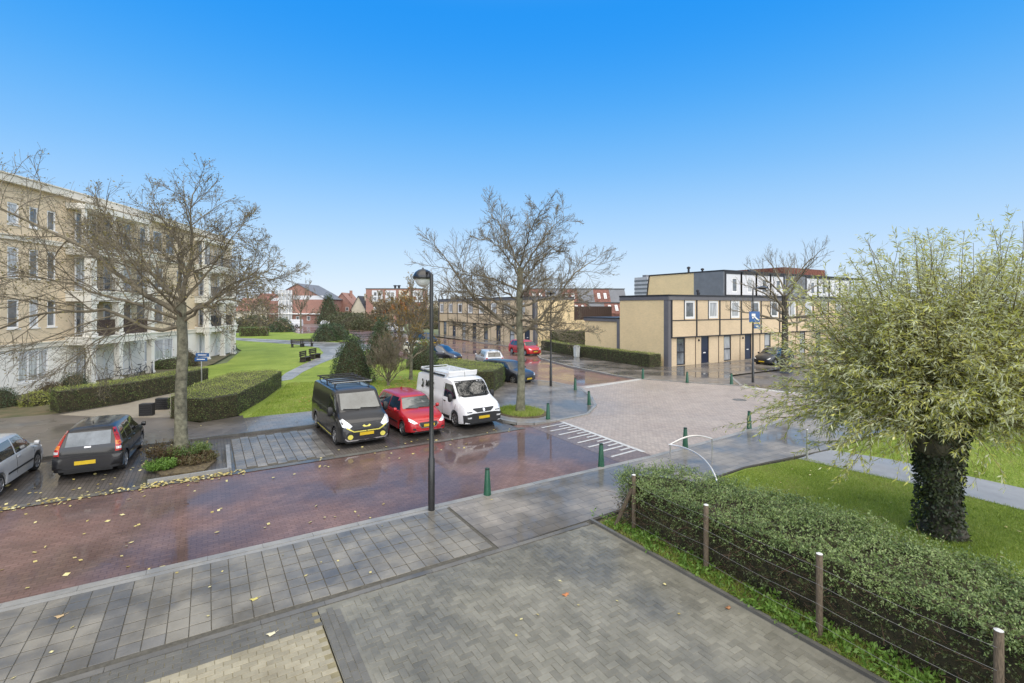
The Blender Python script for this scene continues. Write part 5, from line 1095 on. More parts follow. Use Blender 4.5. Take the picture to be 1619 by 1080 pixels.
# litter bin and small boxes
b = MB(); b.lathe([(.26,0),(.30,.1),(.33,.95),(.36,1.0),(.34,1.08),(.1,1.14)], (0,0,0), 4); bt2 = thing('grit_bin', 'pale grey bin standing against the long clipped hedge', 'bin', (31.6,38.6,PZ), R(45)); b.build('bin_body', mat('pale_bin', (.55,.57,.55), .5, .08, 3), bt2, local=True)
b = MB(); b.box(-.26,.26,-.26,.26,1.1,1.17); b.build('lid', mat('pale_bin_lid', (.45,.47,.46), .5, .08, 3), bt2, local=True)
for lb, x, y in (('dark square vent box left of its twin on the beige path between the hedges', -2.42,28.6),('dark square vent box right of its twin, nearer the hedge corner', -1.9,29.9)):
    t = thing('vent_box', lb, 'vent box', (x,y,PZ), R(-18), 'dark vent boxes on the beige path')
    b = MB(); b.box(-.27,.27,-.16,.16,0,.56); b.build('box', M_PLASTIC, t, local=True)
    for k in range(5): b = MB(); b.box(-.22,.22,-.185,-.161,.07+k*.1,.12+k*.1); b.build('slat', M_RAIL, t, local=True)
# blue street signs on a post behind the hedge
t = thing('sign_post', 'pair of small blue signs on a grey pole behind the first clipped hedge', 'sign', (-.34,37.5,LZ))
b = MB(); b.lathe([(.035,0),(.035,2.25),(.02,2.27)], (0,0,0), 8); b.build('pole', M_STEEL, t, local=True)
for k, (dx, z, w0) in enumerate(((.05,2.02,.42),(-.02,1.74,.40))):
    b = MB(); b.obox((dx,-.06,z), (w0*.85,-w0*.5,0), (.012,.02,0), (0,0,.12)); o = b.build('sign_plate', M_BLUE, t, local=True)
    b = MB(); b.obox((dx-.015,-.085,z), (w0*.55,-w0*.33,0), (.006,.01,0), (0,0,.025)); b.build('sign_lines', M_WFR, o, local=True)
b = MB(); t = thing('street_name_sign', 'small pale street name plate fixed low on the side wall of the far terrace', 'sign', (37.9,53.1,2.2)); b.box(37.4,38.6,53.06,53.1,2.05,2.25); b.build('plate', M_GREYP, t)
# benches on the far footpath
M_WOODD = mat('dark_bench_wood', (.035,.028,.024), .6, .3, 9)
def bench(label, px, py, rz):
    x, y = G(px, py, LZ); t = thing('bench', label, 'bench', (x,y,LZ+.01), rz, 'dark benches on the footpath')
    for k in range(3): b = MB(); b.box(-.7,.7,-.25+.17*k,-.11+.17*k,.40,.46); b.build('seat_slat', M_WOODD, t, local=True)
    for k in range(3): b = MB(); b.box(-.7,.7,.26,.31,.52+.17*k,.65+.17*k); b.build('back_slat', M_WOODD, t, local=True)
    for s in (-.55,.55): b = MB(); b.box(s-.06,s+.06,-.22,.30,0,.40); b.box(s-.06,s+.06,.21,.258,.40,1.0); b.build('leg', M_WOODD, t, local=True)
bench('dark bench at the left of the far pair on the footpath', 470, 549, .2); bench('dark bench at the right of the far pair on the footpath', 487, 548, .2)
bench('dark bench nearest the near lawn edge, front left of the benches', 484, 572, 1.0); bench('dark bench standing right of the nearest bench on the path', 499, 567, .9)
# bicycles in the porches
M_BIKE = mat('bike_paint', (.02,.025,.04), .3, .2, 5, coat=.5); M_BIKE2 = mat('bike_paint_pale', (.3,.3,.32), .3, .2, 5, coat=.5)
def bicycle(label, x, y, z, rz, m):
    t = thing('bicycle', label, 'bicycle', (x,y,z), rz, 'bicycles in the porches')
    for cx in (-.52,.55):
        b = MB(); b.tube([(cx+.33*math.cos(a),0,.34+.33*math.sin(a)) for a in [i*math.pi/9 for i in range(19)]], .018, 5, cap=False); w_o = b.build('wheel', M_TYRE, t, local=True)
        b = MB()
        for k in range(6): a = k*math.pi/6; b.tube([(cx-.31*math.cos(a),0,.34-.31*math.sin(a)),(cx+.31*math.cos(a),0,.34+.31*math.sin(a))], .004, 3)
        b.build('spokes', M_STEEL, w_o, local=True)
    b = MB()
    for p, q in (((-.52,0,.34),(-.1,0,.30)),((-.1,0,.30),(-.25,0,.85)),((-.52,0,.34),(-.22,0,.72)),((-.22,0,.72),(.38,0,.80)),((-.1,0,.30),(.40,0,.72)),((.55,0,.34),(.36,0,.95))): b.tube([p,q], .02, 6)
    b.build('frame', m, t, local=True)
    b = MB(); b.tube([(.32,-.28,1.02),(.38,-.15,1.0),(.36,0,.97),(.38,.15,1.0),(.32,.28,1.02)], .014, 6); b.build('handlebar', M_STEEL, t, local=True)
    b = MB(); b.obox((-.28,0,.90), (.13,0,0), (0,.07,0), (0,0,.025)); b.build('saddle', M_PLASTIC, t, local=True)
for k, (s, o, m_, lb) in enumerate(((.36,.15,M_BIKE,'dark bicycle against the porch column nearest the conifer dome'),(.66,.25,M_BIKE,'dark bicycle in the middle of the first porch'),(.84,.15,M_BIKE2,'pale bicycle at the right end of the first porch'))):
    q = wlA.p(LA*s, 0, 1.9+o*.3); bicycle(lb, q[0], q[1], LZ+.01, math.atan2(wlA.U.y, wlA.U.x)+.5*(k-1), m_)
q = wlB.p(LB*.75, 0, 1.7); bicycle('dark bicycle at the second porch beside the lawn', q[0], q[1], LZ+.01, math.atan2(wlB.U.y, wlB.U.x), M_BIKE)
# hedge fence: timber posts with white caps and wires
M_OLDW = mat('weathered_post', (.075,.055,.035), .85, .35, 14, c2=(.14,.105,.07), stretch=(6,6,1)); M_CAP = mat('pale_post_top', (.62,.62,.60), .6, .15, 10)
fen = thing('wire_fence', 'weathered timber post and wire fence along the driveway side of the hedge', 'fence', (8.2,5,LZ))
FP = [(8.24,8.03),(8.18,6.08),(8.05,3.95),(7.95,1.9)]
for i, (x, y) in enumerate(FP):
    h = 1.30; b = MB(); b.lathe([(.050,0),(.048,h-.01),(.040,h)], (x,y,LZ), 9); p_ = b.build('post', M_OLDW, fen, smooth=50)
    b = MB(); b.lathe([(.045,0),(.048,.006),(.02,.02)], (x,y,LZ+h), 9); b.build('post_top', M_CAP, p_)
b = MB(); b.tube([(8.02,8.42,LZ),(8.23,8.06,1.08)], .048, 7); b.build('brace', M_OLDW, fen, smooth=50)
for z in (.25,.55,.85,1.12):
    pts = []
    for (x0,y0),(x1,y1) in zip(FP[:-1],FP[1:]):
        for k in range(5): f_ = k/5; pts.append((x0+(x1-x0)*f_-.06, y0+(y1-y0)*f_, z+LZ-.03*math.sin(math.pi*f_)+random.uniform(-.005,.005)))
    pts.append((FP[-1][0]-.06, FP[-1][1], z+LZ)); b = MB(); b.tube(pts, .0028, 4); b.build('wire', mat('galvanised_wire', (.22,.21,.2), .5, .2, 10), fen)

# ------------------------------------------------------------------ vegetation
RG_ = np.random.default_rng(11)
def unit(v): return v/np.maximum(np.linalg.norm(v, axis=-1, keepdims=True), 1e-9)
def rvec(n): return unit(RG_.normal(size=(n,3)))
def leaf_quads(P, D, N, L, W):
    """diamond leaves: base P, axis D, face normal N"""
    D = unit(D); S = unit(np.cross(D, N)); L = np.asarray(L).reshape(-1,1)*np.ones((len(P),1)); W = np.asarray(W).reshape(-1,1)*np.ones((len(P),1))
    V = np.stack([P, P+D*L*.5+S*W*.5, P+D*L, P+D*L*.5-S*W*.5], 1); F = np.arange(len(P)*4).reshape(-1,4); return V.reshape(-1,3), F
class Tubes:
    def __init__(s): s.V = []; s.F = []; s.n = 0
    def add(s, P, Rr, k):
        m, n, _ = P.shape; T = np.gradient(P, axis=1); T = unit(T)
        ref = np.where(np.abs(T[:, :1, 2:3]) < .9, np.array([0,0,1.]), np.array([1.,0,0])); A = unit(np.cross(T, np.broadcast_to(ref, T.shape))); B = np.cross(T, A)
        a = np.arange(k)*2*math.pi/k
        V = P[:, :, None, :]+(A[:, :, None, :]*np.cos(a)[None, None, :, None]+B[:, :, None, :]*np.sin(a)[None, None, :, None])*Rr[:, :, None, None]
        i = np.arange(m)[:, None, None]*n*k; j = np.arange(n-1)[None, :, None]*k; q = np.arange(k)[None, None, :]; q2 = (q+1) % k
        F = np.stack([i+j+q, i+j+q2, i+j+k+q2, i+j+k+q], -1).reshape(-1,4)
        s.V.append(V.reshape(-1,3)); s.F.append(F+s.n); s.n += m*n*k
    def build(s, name, m, parent, smooth=True):
        return npmesh(name, np.concatenate(s.V), np.concatenate(s.F), m, parent, smooth)
def resample(pts, n):
    pts = np.array(pts, float); d = np.r_[0, np.cumsum(np.linalg.norm(np.diff(pts, axis=0), axis=1))]; t = np.linspace(0, d[-1], n)
    return np.stack([pchip(d, pts[:, k], t) for k in range(3)], 1)
def spawn(P, Rr, c, t0, ang, length, n2, wob, up, r_ratio, rend=.35, jit=.25):
    """c children along each parent polyline; returns their polylines and radii"""
    m, n, _ = P.shape; t = (t0+(1-t0)*(np.arange(c)[None, :]+RG_.random((m,c)))/c); t = np.clip(t, 0, .995); f = t*(n-1); i = f.astype(int); w = (f-i)[..., None]
    mi = np.arange(m)[:, None]; p = P[mi, i]*(1-w)+P[mi, i+1]*w; T = unit(P[mi, i+1]-P[mi, i]); r = Rr[mi, i]*(1-w[..., 0])+Rr[mi, i+1]*w[..., 0]
    p = p.reshape(-1,3); T = T.reshape(-1,3); r = r.reshape(-1); t = t.reshape(-1); N = len(p)
    side = unit(np.cross(T, rvec(N))); an = (ang+RG_.normal(size=N)*jit*ang)[:, None]; d = unit(T*np.cos(an)+side*np.sin(an)+np.array([0,0,up]))
    ln = (np.repeat(np.asarray(length)*np.ones(m), c)*(1.15-.6*t)*RG_.uniform(.6, 1.25, N))
    Q = [p]; 
    for k in range(n2-1):
        d = unit(d+RG_.normal(size=(N,3))*wob+np.array([0,0,up*.35])); Q.append(Q[-1]+d*(ln/(n2-1))[:, None])
    Q = np.stack(Q, 1); r0 = np.maximum(r*r_ratio, .003); R2 = r0[:, None]*np.linspace(1, rend, n2)[None, :]
    return Q, R2, ln
M_BARK = mat('plane_bark', (.08,.075,.052), .85, .35, 5, c2=(.20,.19,.13), bump=.5, bscale=25)
M_BARK2 = mat('mossy_bark', (.10,.10,.06), .85, .3, 4, c2=(.20,.19,.13), bump=.5, bscale=25)
M_TWIG = mat('twig_bark', (.12,.10,.07), .8, .3, 3, c2=(.20,.17,.115))
M_DBARK = mat('dark_bark', (.035,.03,.024), .9, .4, 6, c2=(.08,.07,.05), bump=1.0, bscale=14, stretch=(1,1,.35))
def bare_tree(name, label, loc, trunk, r0, limbs, lens=(1.9,.95,.5), cnt=(5,5,4), bark=None, scale=1.0, leaves=0, leafm=None, group=None, up=.22, twr=(.5,.5,.5), wob=.095, minr=.006, lsize=.07):
    t = thing(name, label, 'tree', loc, 0, group); bark = bark or M_BARK
    tr = resample(trunk, 12)[None]; Rt = (r0*np.linspace(1, .72, 12))[None].copy(); Rt[0, 0] *= 1.35; Rt[0, 1] *= 1.1
    T = Tubes(); T.add(tr, Rt, 14); T.build('trunk', bark, t)
    C = Tubes(); n = 14; P = np.stack([resample(l[0], n)+np.r_[np.zeros((1,3)), RG_.normal(size=(n-1,3))*.03*scale] for l in limbs]); Rl = np.stack([l[1]*np.linspace(1, .22, n)**1.1 for l in limbs])
    C.add(P, Rl, 9); LL = np.array([np.linalg.norm(np.diff(p, axis=0), axis=1).sum() for p in P])
    a, ra, la = spawn(P, Rl, cnt[0]+2, .18, .80, LL*.42*lens[0]/1.9, 9, wob, up, twr[0]); ra = np.maximum(ra, minr*1.6); C.add(a, ra, 5)
    b_, rb2, lb = spawn(a, ra, cnt[1]+1, .15, .75, la*.50, 7, wob*1.1, up, twr[1]); rb2 = np.maximum(rb2, minr*1.1); C.add(b_, rb2, 4)
    c_, rc, lc = spawn(b_, rb2, cnt[2], .12, .7, np.maximum(lb*.48, .22*scale), 5, wob*1.2, up, twr[2]); rc = np.maximum(rc, minr*.75); C.add(c_, rc, 3)
    sp = spawn(P, Rl, 4, .5, .6, LL*.22, 6, wob, up*1.4, .3); C.add(sp[0], np.maximum(sp[1], minr), 4)
    d_, rd, _ = spawn(sp[0], sp[1], 5, .2, .7, .4*scale, 4, wob, up, .6); C.add(d_, np.maximum(rd, minr*.7), 3)
    C.build('crown', M_TWIG if r0 < .1 else M_TWIG, t)
    if leaves:
        Q = np.concatenate([c_[:, -1], d_[:, -1], b_[:, -1]]); ix = RG_.integers(0, len(Q), leaves); p = Q[ix]+RG_.normal(size=(leaves,3))*.05
        V, F = leaf_quads(p, rvec(leaves)+np.array([0,0,-.5]), rvec(leaves), lsize*RG_.uniform(.6,1.3,leaves), lsize*.6*RG_.uniform(.6,1.2,leaves)); struct(npmesh('leaves', V, F, leafm, t), 'stuff')
    return t
# frame for drawing a tree: right (R_) and away (F_) of the viewer turned into world directions
Rv, Fv = np.array([CY,-SY,0]), np.array([SY,CY,0])
def LB(pts): return [tuple(Rv*x+Fv*y+np.array([0,0,z])) for x, y, z in pts]
M_OLIVE = leafmat('withered_leaf', [(.10,.08,.03),(.20,.17,.05),(.30,.24,.09)], trans=.2)
tree1 = [
 (LB([(0,0,4.9),(-1.0,-.6,5.9),(-2.3,-1.0,7.4),(-3.6,-1.2,8.3),(-5.2,-1.4,9.1),(-6.3,-1.5,9.3)]), .135),
 (LB([(0,0,5.0),(-.9,.8,5.8),(-2.0,1.6,6.6),(-3.6,2.0,7.2),(-5.2,2.2,7.6)]), .11),
 (LB([(0,0,4.5),(-.7,-.3,4.35),(-2.0,-.8,5.1),(-3.6,-1.2,5.0),(-5.2,-1.5,4.2),(-6.4,-1.8,3.2)]), .10),
 (LB([(0,0,4.3),(-.8,.9,4.4),(-2.4,1.5,4.7),(-4.2,1.8,4.0),(-5.8,1.9,2.9)]), .085),
 (LB([(0,0,5.2),(-.15,.1,6.2),(-.1,.2,7.4),(-.6,.3,8.4),(-1.4,.4,9.2)]), .11),
 (LB([(0,0,5.3),(.35,-.2,6.3),(.55,-.3,7.3),(.5,-.3,8.6),(.65,-.2,9.9)]), .12),
 (LB([(.1,0,5.5),(.9,.3,6.9),(1.5,.4,8.0),(1.9,.5,8.7)]), .075),
 (LB([(0,0,4.8),(.8,.2,5.4),(1.7,.3,6.2),(2.4,.3,6.4),(3.2,.2,6.3)]), .085),
 (LB([(0,0,4.6),(.7,-.2,5.1),(1.8,-.3,5.5),(2.5,-.4,5.3),(3.2,-.6,4.9)]), .08),
 (LB([(0,0,4.9),(.5,1.2,5.6),(1.2,2.2,6.6),(1.8,2.8,7.6)]), .08),
 (LB([(0,0,4.8),(.3,-1.0,5.4),(.3,-2.2,6.3),(.2,-3.0,7.4)]), .08),
 (LB([(0,0,5.2),(-.8,-.2,6.6),(-1.6,-.2,7.9),(-2.6,-.3,9.3)]), .09),
 (LB([(0,0,4.7),(-1.2,-1.4,5.6),(-2.8,-2.4,6.3),(-4.2,-3.0,6.2)]), .08)]
tree1 = [([(x, y, z if z < 4.6 else 4.6+(z-4.6)*(.84 if l[-1][0]*CY-l[-1][1]*SY < -1.6 else .88)) for x, y, z in l], r*.68) for l, r in tree1]
bare_tree('street_tree', 'large bare spreading tree in the planted pit beside the black hatchback', (-.78,20.55,.05), LB([(0,0,0),(-.02,0,2.0),(.05,0,3.6),(0,0,5.3)]), .205, tree1, cnt=(12,9,7), lens=(2.15,1,1), leaves=7500, leafm=M_OLIVE, bark=M_BARK, up=.02, minr=.0055)
def radial(nl, z0, z1, spread, h, rr, seed, droop=0.0, ph=0.0):
    rg = np.random.default_rng(seed); out = []
    for k in range(nl):
        a = ph+k*2.399963+rg.normal()*.15; f = (k+.5)/nl; zz = z0+(z1-z0)*f; sp = spread*(1-.42*f)*rg.uniform(.85,1.1); hh = h*(.35+.65*f)*rg.uniform(.9,1.08)
        x, y = math.cos(a), math.sin(a)
        out.append(([(0,0,zz),(x*sp*.28,y*sp*.28,zz+(hh-zz)*.35),(x*sp*.62,y*sp*.62,zz+(hh-zz)*.72),(x*sp,y*sp,zz+(hh-zz)*(1-droop))], rr*(1-.35*f)))
    return out
tree2 = [(LB([(0,0,3.7),(-1.1,-.1,4.6),(-2.3,-.2,5.6),(-3.2,-.3,6.9),(-4.0,-.4,8.0)]), .095),(LB([(0,0,3.8),(.9,.1,4.5),(1.9,.1,5.7),(2.7,.2,6.8),(3.7,.2,7.4)]), .085)]
tree2 += radial(16, 4.0, 7.2, 3.7, 10.3, .075, 5, .03)
bare_tree('street_tree', 'bare tree with rounded crown in the round grass pit beside the white van', (12.85,19.96,PZ), LB([(0,0,0),(.05,0,2),(-.05,0,4.5),(0,0,7.0)]), .19, tree2, cnt=(11,9,6), lens=(2.1,1,1), bark=M_BARK2, up=.09, minr=.0065, leaves=900, leafm=M_OLIVE)
x3, y3 = 38.5, 21.5
bare_tree('street_tree', 'bare tree on the far pavement rising behind the left side of the willow', (x3,y3,PZ), [(0,0,0),(.1,0,3),(0,0,6)], .26, radial(12, 3.6, 6.5, 4.4, 10.6, .12, 9), cnt=(6,5,3), bark=M_DBARK, up=.25)
M_AUT = leafmat('autumn_leaf', [(.10,.06,.015),(.22,.13,.03),(.34,.24,.05),(.30,.14,.03)], trans=.25, nscale=.8)
M_AUT2 = leafmat('orange_leaf', [(.22,.07,.015),(.38,.15,.03),(.45,.26,.06)], trans=.25, nscale=.8)
bare_tree('autumn_tree', 'slender autumn tree with thin yellow-brown leaves on the lawn left of the near lamp post', (12.13,33.06,LZ), [(0,0,0),(.05,.05,1.4),(0,0,3.0)], .12, radial(12, 1.4, 3.2, 2.0, 6.9, .06, 12), cnt=(6,5,3), up=.25, leaves=3200, leafm=M_AUT, minr=.009, lsize=.10)
bare_tree('bare_shrub', 'purple-brown bare shrub between the dark conifers and the autumn tree', (9.96,31.3,LZ), [(0,0,0),(0,0,.4)], .10, radial(16, .15, .6, 1.5, 3.3, .04, 15), cnt=(6,5,3), up=.35, bark=M_TWIG, leaves=900, leafm=leafmat('purple_leaf', [(.07,.04,.035),(.14,.08,.06)]), minr=.007)
q = camxy(632, 92); bare_tree('orange_tree', 'orange-leaved tree in front of the red flats on the skyline', (q.x,q.y,0), [(0,0,0),(0,0,2.5)], .25, radial(12, 1.5, 3, 4.8, 7.6, .12, 20), cnt=(5,4,3), leaves=3500, leafm=M_AUT2, minr=.03, lsize=.35)
q = camxy(606, 84); bare_tree('pale_tree', 'tall pale beige tree thinning against the red flats', (q.x,q.y,0), [(0,0,0),(0,0,2.5)], .2, radial(12, 1.5, 3, 3.2, 7.4, .12, 22), cnt=(5,4,3), leaves=1500, leafm=leafmat('beige_leaf', [(.22,.17,.09),(.36,.29,.17)]), minr=.03, lsize=.3)
far_bare = [(476,118,11.0,'bare tree in front of the gable of the large red brick building'),(398,112,9.5,'reddish bare tree just right of the curved apartment block'),(416,125,8.0,'bare tree second to the right of the curved apartment block'),(590,165,10.5,'faint bare tree above the small cream house'),
            (700,100,9.0,'bare tree behind the near lamp post, left of the far terrace'),(745,125,12.0,'bare tree rising above the roof of the far terrace'),(935,120,9.5,'bare tree top behind the mansard roofs, right end'),(668,78,7.0,'brown bare tree immediately left of the near lamp post'),(722,92,8.0,'bare tree at the far end of the far terrace')]
for k, (px, D, h, lb) in enumerate(far_bare):
    q = camxy(px, D); bare_tree('bare_tree', lb, (q.x,q.y,0), [(0,0,0),(0,0,h*.4)], .2, radial(9, h*.25, h*.45, h*.42, h, .11, 30+k), cnt=(5,4,3), minr=.022, up=.3, group='bare trees in the distance')

# --- clipped hedges and shrubs: a twiggy dark core under thousands of leaves
M_CORE = mat('hedge_inside', (.022,.026,.012), .95, .4, 6, c2=(.05,.04,.02), bump=.8, bscale=18)
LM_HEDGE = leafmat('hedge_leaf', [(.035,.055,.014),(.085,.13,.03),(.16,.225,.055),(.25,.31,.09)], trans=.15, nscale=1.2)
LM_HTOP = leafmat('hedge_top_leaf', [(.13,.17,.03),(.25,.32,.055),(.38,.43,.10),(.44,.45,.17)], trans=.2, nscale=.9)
LM_DARK = leafmat('conifer_leaf', [(.016,.030,.014),(.035,.062,.025),(.065,.10,.04),(.10,.14,.055)], trans=.08, nscale=1.4)
def on_poly(poly, n):
    """random points along the outline with outward normals, and inside points"""
    poly = np.array(poly); a = poly; c = np.roll(poly, -1, 0); L = np.linalg.norm(c-a, axis=1); i = RG_.choice(len(poly), n, p=L/L.sum()); t = RG_.random((n,1))
    p = a[i]*(1-t)+c[i]*t; u = unit(c-a)[i]; return p, np.stack([u[:, 1], -u[:, 0]], 1)
def in_poly(poly, n):
    poly = [tuple(p) for p in poly]; P = np.array(poly); out = []
    lo, hi = P.min(0), P.max(0)
    while len(out) < n:
        q = lo+(hi-lo)*RG_.random((n,2)); x, y = q[:, 0], q[:, 1]; r = np.zeros(len(q), bool); j = len(poly)-1
        for i in range(len(poly)):
            xi, yi = poly[i]; xj, yj = poly[j]; c = ((yi > y) != (yj > y)) & (x < (xj-xi)*(y-yi)/((yj-yi) if yj != yi else 1e-9)+xi); r ^= c; j = i
        out += list(q[r])
    return np.array(out[:n])
def hedge(label, poly, h, z0=LZ, dens=260, size=.05, side=None, top=None, name='clipped_hedge', wob=.05, cat='hedge', group=None, hfun=None):
    poly = ccw([tuple(p) for p in poly]); P = np.array(poly); c = P.mean(0); t = thing(name, label, cat, (c[0],c[1],z0), 0, group); P = P-c
    per = np.linalg.norm(np.roll(P,-1,0)-P, axis=1).sum(); area = abs(sum(P[i,0]*P[(i+1)%len(P),1]-P[(i+1)%len(P),0]*P[i,1] for i in range(len(P))))/2
    b = MB(); ins = P*(1-.07/np.maximum(np.abs(P).max(0), .3)); b.prism([tuple(x) for x in ins], 0, h-.06); b.build('branches', M_CORE, t, local=True)
    n1 = int(per*h*dens); p, nn = on_poly(P, n1); z = h*RG_.random(n1)**.9; nz = RG_.normal(size=n1)*wob*.6+.04*np.sin(p[:, 0]*3+z*4)
    pos = np.c_[p+nn*nz[:, None], z]; nrm = np.c_[nn, np.zeros(n1)]
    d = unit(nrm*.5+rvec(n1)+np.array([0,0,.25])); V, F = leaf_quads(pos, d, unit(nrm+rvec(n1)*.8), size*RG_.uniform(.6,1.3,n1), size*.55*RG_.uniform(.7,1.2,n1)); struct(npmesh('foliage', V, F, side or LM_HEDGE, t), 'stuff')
    n2 = int(area*dens*1.1); q = in_poly(P, n2); z = h+RG_.normal(size=n2)*wob*.5+.03*np.sin(q[:, 0]*2.3)*np.cos(q[:, 1]*1.9)
    if hfun is not None: z = z+hfun(q+c)
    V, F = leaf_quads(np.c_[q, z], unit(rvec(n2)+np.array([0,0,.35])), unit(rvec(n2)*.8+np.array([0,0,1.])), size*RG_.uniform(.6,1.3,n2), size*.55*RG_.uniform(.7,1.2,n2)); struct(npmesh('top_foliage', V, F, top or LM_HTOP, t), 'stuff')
    return t
hedge('long low clipped hedge in front of the first porch of the apartment block', [(-6.1,31.35),(-3.7,32.85),(-1.5,35.4),(0.1,38.5),(-1.0,39.3),(-2.6,36.6),(-4.6,34.4),(-6.7,32.7)], 1.1, dens=300)
hedge('large flat-topped clipped hedge between the beige path and the lawn, behind the pit tree', [(-1.5,27.4),(-.2,25.75),(1.15,26.4),(2.7,30.3),(4.1,34.7),(3.4,35.6),(1.2,35.4),(-.3,31.8)], 1.05, dens=320)
hedge('rounded clipped hedge right behind the white van', [(12.6,28.3),(13.6,25.9),(14.6,25.6),(16.4,27.4),(16.9,28.6),(15.9,32.3),(14.6,33.6),(13.4,31.5)], 1.3, dens=300)
hedge('low dark clipped hedge between the red car and the white van', [(11.0,26.3),(11.3,28.2),(12.2,28.6),(12.4,26.2)], .95, dens=300, top=LM_HEDGE)
hedge('long clipped hedge along the windowless side wall of the near terrace', [(31.5,28.9),(32.7,28.7),(33.0,36),(33.5,41),(34.8,47.5),(33.7,47.8),(32.5,42),(31.9,36)], 1.15, dens=170, size=.065)
hedge('second hedge behind the long one, below the far terrace side wall', [(38,50.5),(44.5,50.5),(44.5,51.8),(38,51.8)], 1.9, dens=90, size=.10, top=LM_HEDGE)
hedge('long low hedge beyond the left lawn, beside the curved block', [tuple(camxy(380,84)),tuple(camxy(425,86)),tuple(camxy(424,89)),tuple(camxy(380,87))], 1.5, dens=60, size=.14, top=LM_HEDGE)
hedge('low brown-green hedge at the far end of the lawn near the pale road', [tuple(camxy(528,76)),tuple(camxy(552,77)),tuple(camxy(551,79)),tuple(camxy(528,78))], 1.3, dens=60, size=.14, top=LM_HEDGE)
def bush(label, x, y, rx, h, m, n=2500, size=.08, name='round_bush', cat='bush', cone=.0, z0=LZ, group=None, lift=.0, ry=None):
    t = thing(name, label, cat, (x,y,z0), 0, group); ry = ry or rx
    d = rvec(n); d[:, 2] = np.abs(d[:, 2])*1.0-.12*(RG_.random(n)); rr = 1+RG_.normal(size=n)*.06+.07*np.sin(d[:, 0]*7+d[:, 2]*5)*np.cos(d[:, 1]*6)
    f = np.clip(d[:, 2], 0, 1); shr = 1-cone*f; p = np.c_[d[:, 0]*rx*rr*shr, d[:, 1]*ry*rr*shr, np.clip(d[:, 2], -.05, 1)*h*rr*.96+.05]
    V, F = leaf_quads(p, unit(d*.6+rvec(n)+np.array([0,0,.3])), unit(d+rvec(n)*.7), size*RG_.uniform(.6,1.4,n), size*.55*RG_.uniform(.7,1.3,n)); struct(npmesh('foliage', V, F, m, t), 'stuff')
    b = MB(); s = 14
    for i in range(6):
        a = i/5*math.pi/2*.98; zz = math.sin(a)*h*.88; r_ = math.cos(a)*.86*(1-cone*math.sin(a))
        for k in range(s): b.v.append((rx*r_*math.cos(2*math.pi*k/s), ry*r_*math.sin(2*math.pi*k/s), zz))
    for i in range(5):
        for k in range(s): b.f.append((i*s+k, i*s+(k+1)%s, (i+1)*s+(k+1)%s, (i+1)*s+k))
    b.f.append(tuple(5*s+k for k in range(s))); b.build('branches', M_CORE, t, local=True); return t
bush('tall rounded dark yew standing on the lawn right behind the black van', 8.35, 34.0, 1.45, 3.3, LM_DARK, 9000, .09, cone=.25)
bush('taller dark conifer behind the yew, above the bare purple shrub', 13.6, 44.6, 1.5, 4.3, LM_DARK, 6000, .11, cone=.35)
bush('low dark evergreen shrub right of the slender autumn tree', 15.2, 38.6, 1.3, 1.9, LM_DARK, 4000, .10)
bush('yellow-green variegated shrub in front of the off-roader', 15.8, 39.9, 1.0, 2.4, leafmat('variegated_leaf', [(.06,.10,.02),(.20,.26,.05),(.42,.44,.16)]), 1800, .12)
bush('dark conical bush at the edge of the far lawn', *G(515,540), 1.9, 2.6, LM_DARK, 3500, .16, cone=.3)
bush('dark round bush directly right behind the conical lawn bush', *camxy(528,76), 2.2, 2.6, LM_DARK, 3000, .18)
bush('dark round bush in front of the large red brick building', *camxy(447,100), 2.3, 2.9, LM_DARK, 3000, .2, cone=.2)
bush('clipped dark dome by the entrance of the first porch', *G(118,624), .85, 1.25, LM_DARK, 3000, .06)
bush('dark dome bush cut by the left edge below the white wall', *G(3,645), .7, .95, LM_DARK, 2500, .06)
bush('yellow-green leafy shrub left of the clipped dome', *G(58,642), .65, .7, leafmat('bright_shrub_leaf', [(.12,.15,.03),(.30,.33,.07),(.48,.46,.14)]), 1500, .07)
bush('reddish brown shrub under the triple ground floor window', *G(80,632), .7, .9, leafmat('russet_leaf', [(.06,.04,.02),(.14,.09,.04),(.10,.12,.04)]), 1600, .07)
for k, (px, py, r_, h_, lb) in enumerate([(245,583,1.4,.7,'low green shrub under the second triple window, left one'),(272,583,1.3,.9,'low green shrub under the second triple window, beside the tree trunk'),(296,580,1.0,1.4,'brownish shrub between the second triple window and the second porch')]):
    bush(lb, *G(px,py), r_, h_, LM_HEDGE if k < 2 else leafmat('russet_leaf', []), 1500, .08)
for px, D, r_, h_, lb in [(520,150,4,9.3,'dark conical evergreen tree beside the gable of the large red brick building'),(545,120,5,4.0,'grey-green bushes in front of the small cream house'),(566,118,6,3.8,'olive shrubbery left of the red flats'),(585,112,4,3.2,'green shrubbery under the red flats'),(400,105,5,3.4,'olive shrubbery right of the curved apartment block'),(640,170,7,9.5,'dark tree crown above the red flats right end'),(690,120,6,5,'brown thicket left of the far terrace')]:
    bush(lb, *camxy(px,D), r_, h_, leafmat('olive_leaf', [(.04,.05,.02),(.09,.10,.04),(.14,.13,.06)]) if h_ < 9 else LM_DARK, 2500, .35, cone=.55 if px == 520 else .15, name='shrubbery' if h_ < 9 else 'evergreen_tree', cat='shrub' if h_ < 9 else 'tree', z0=0)
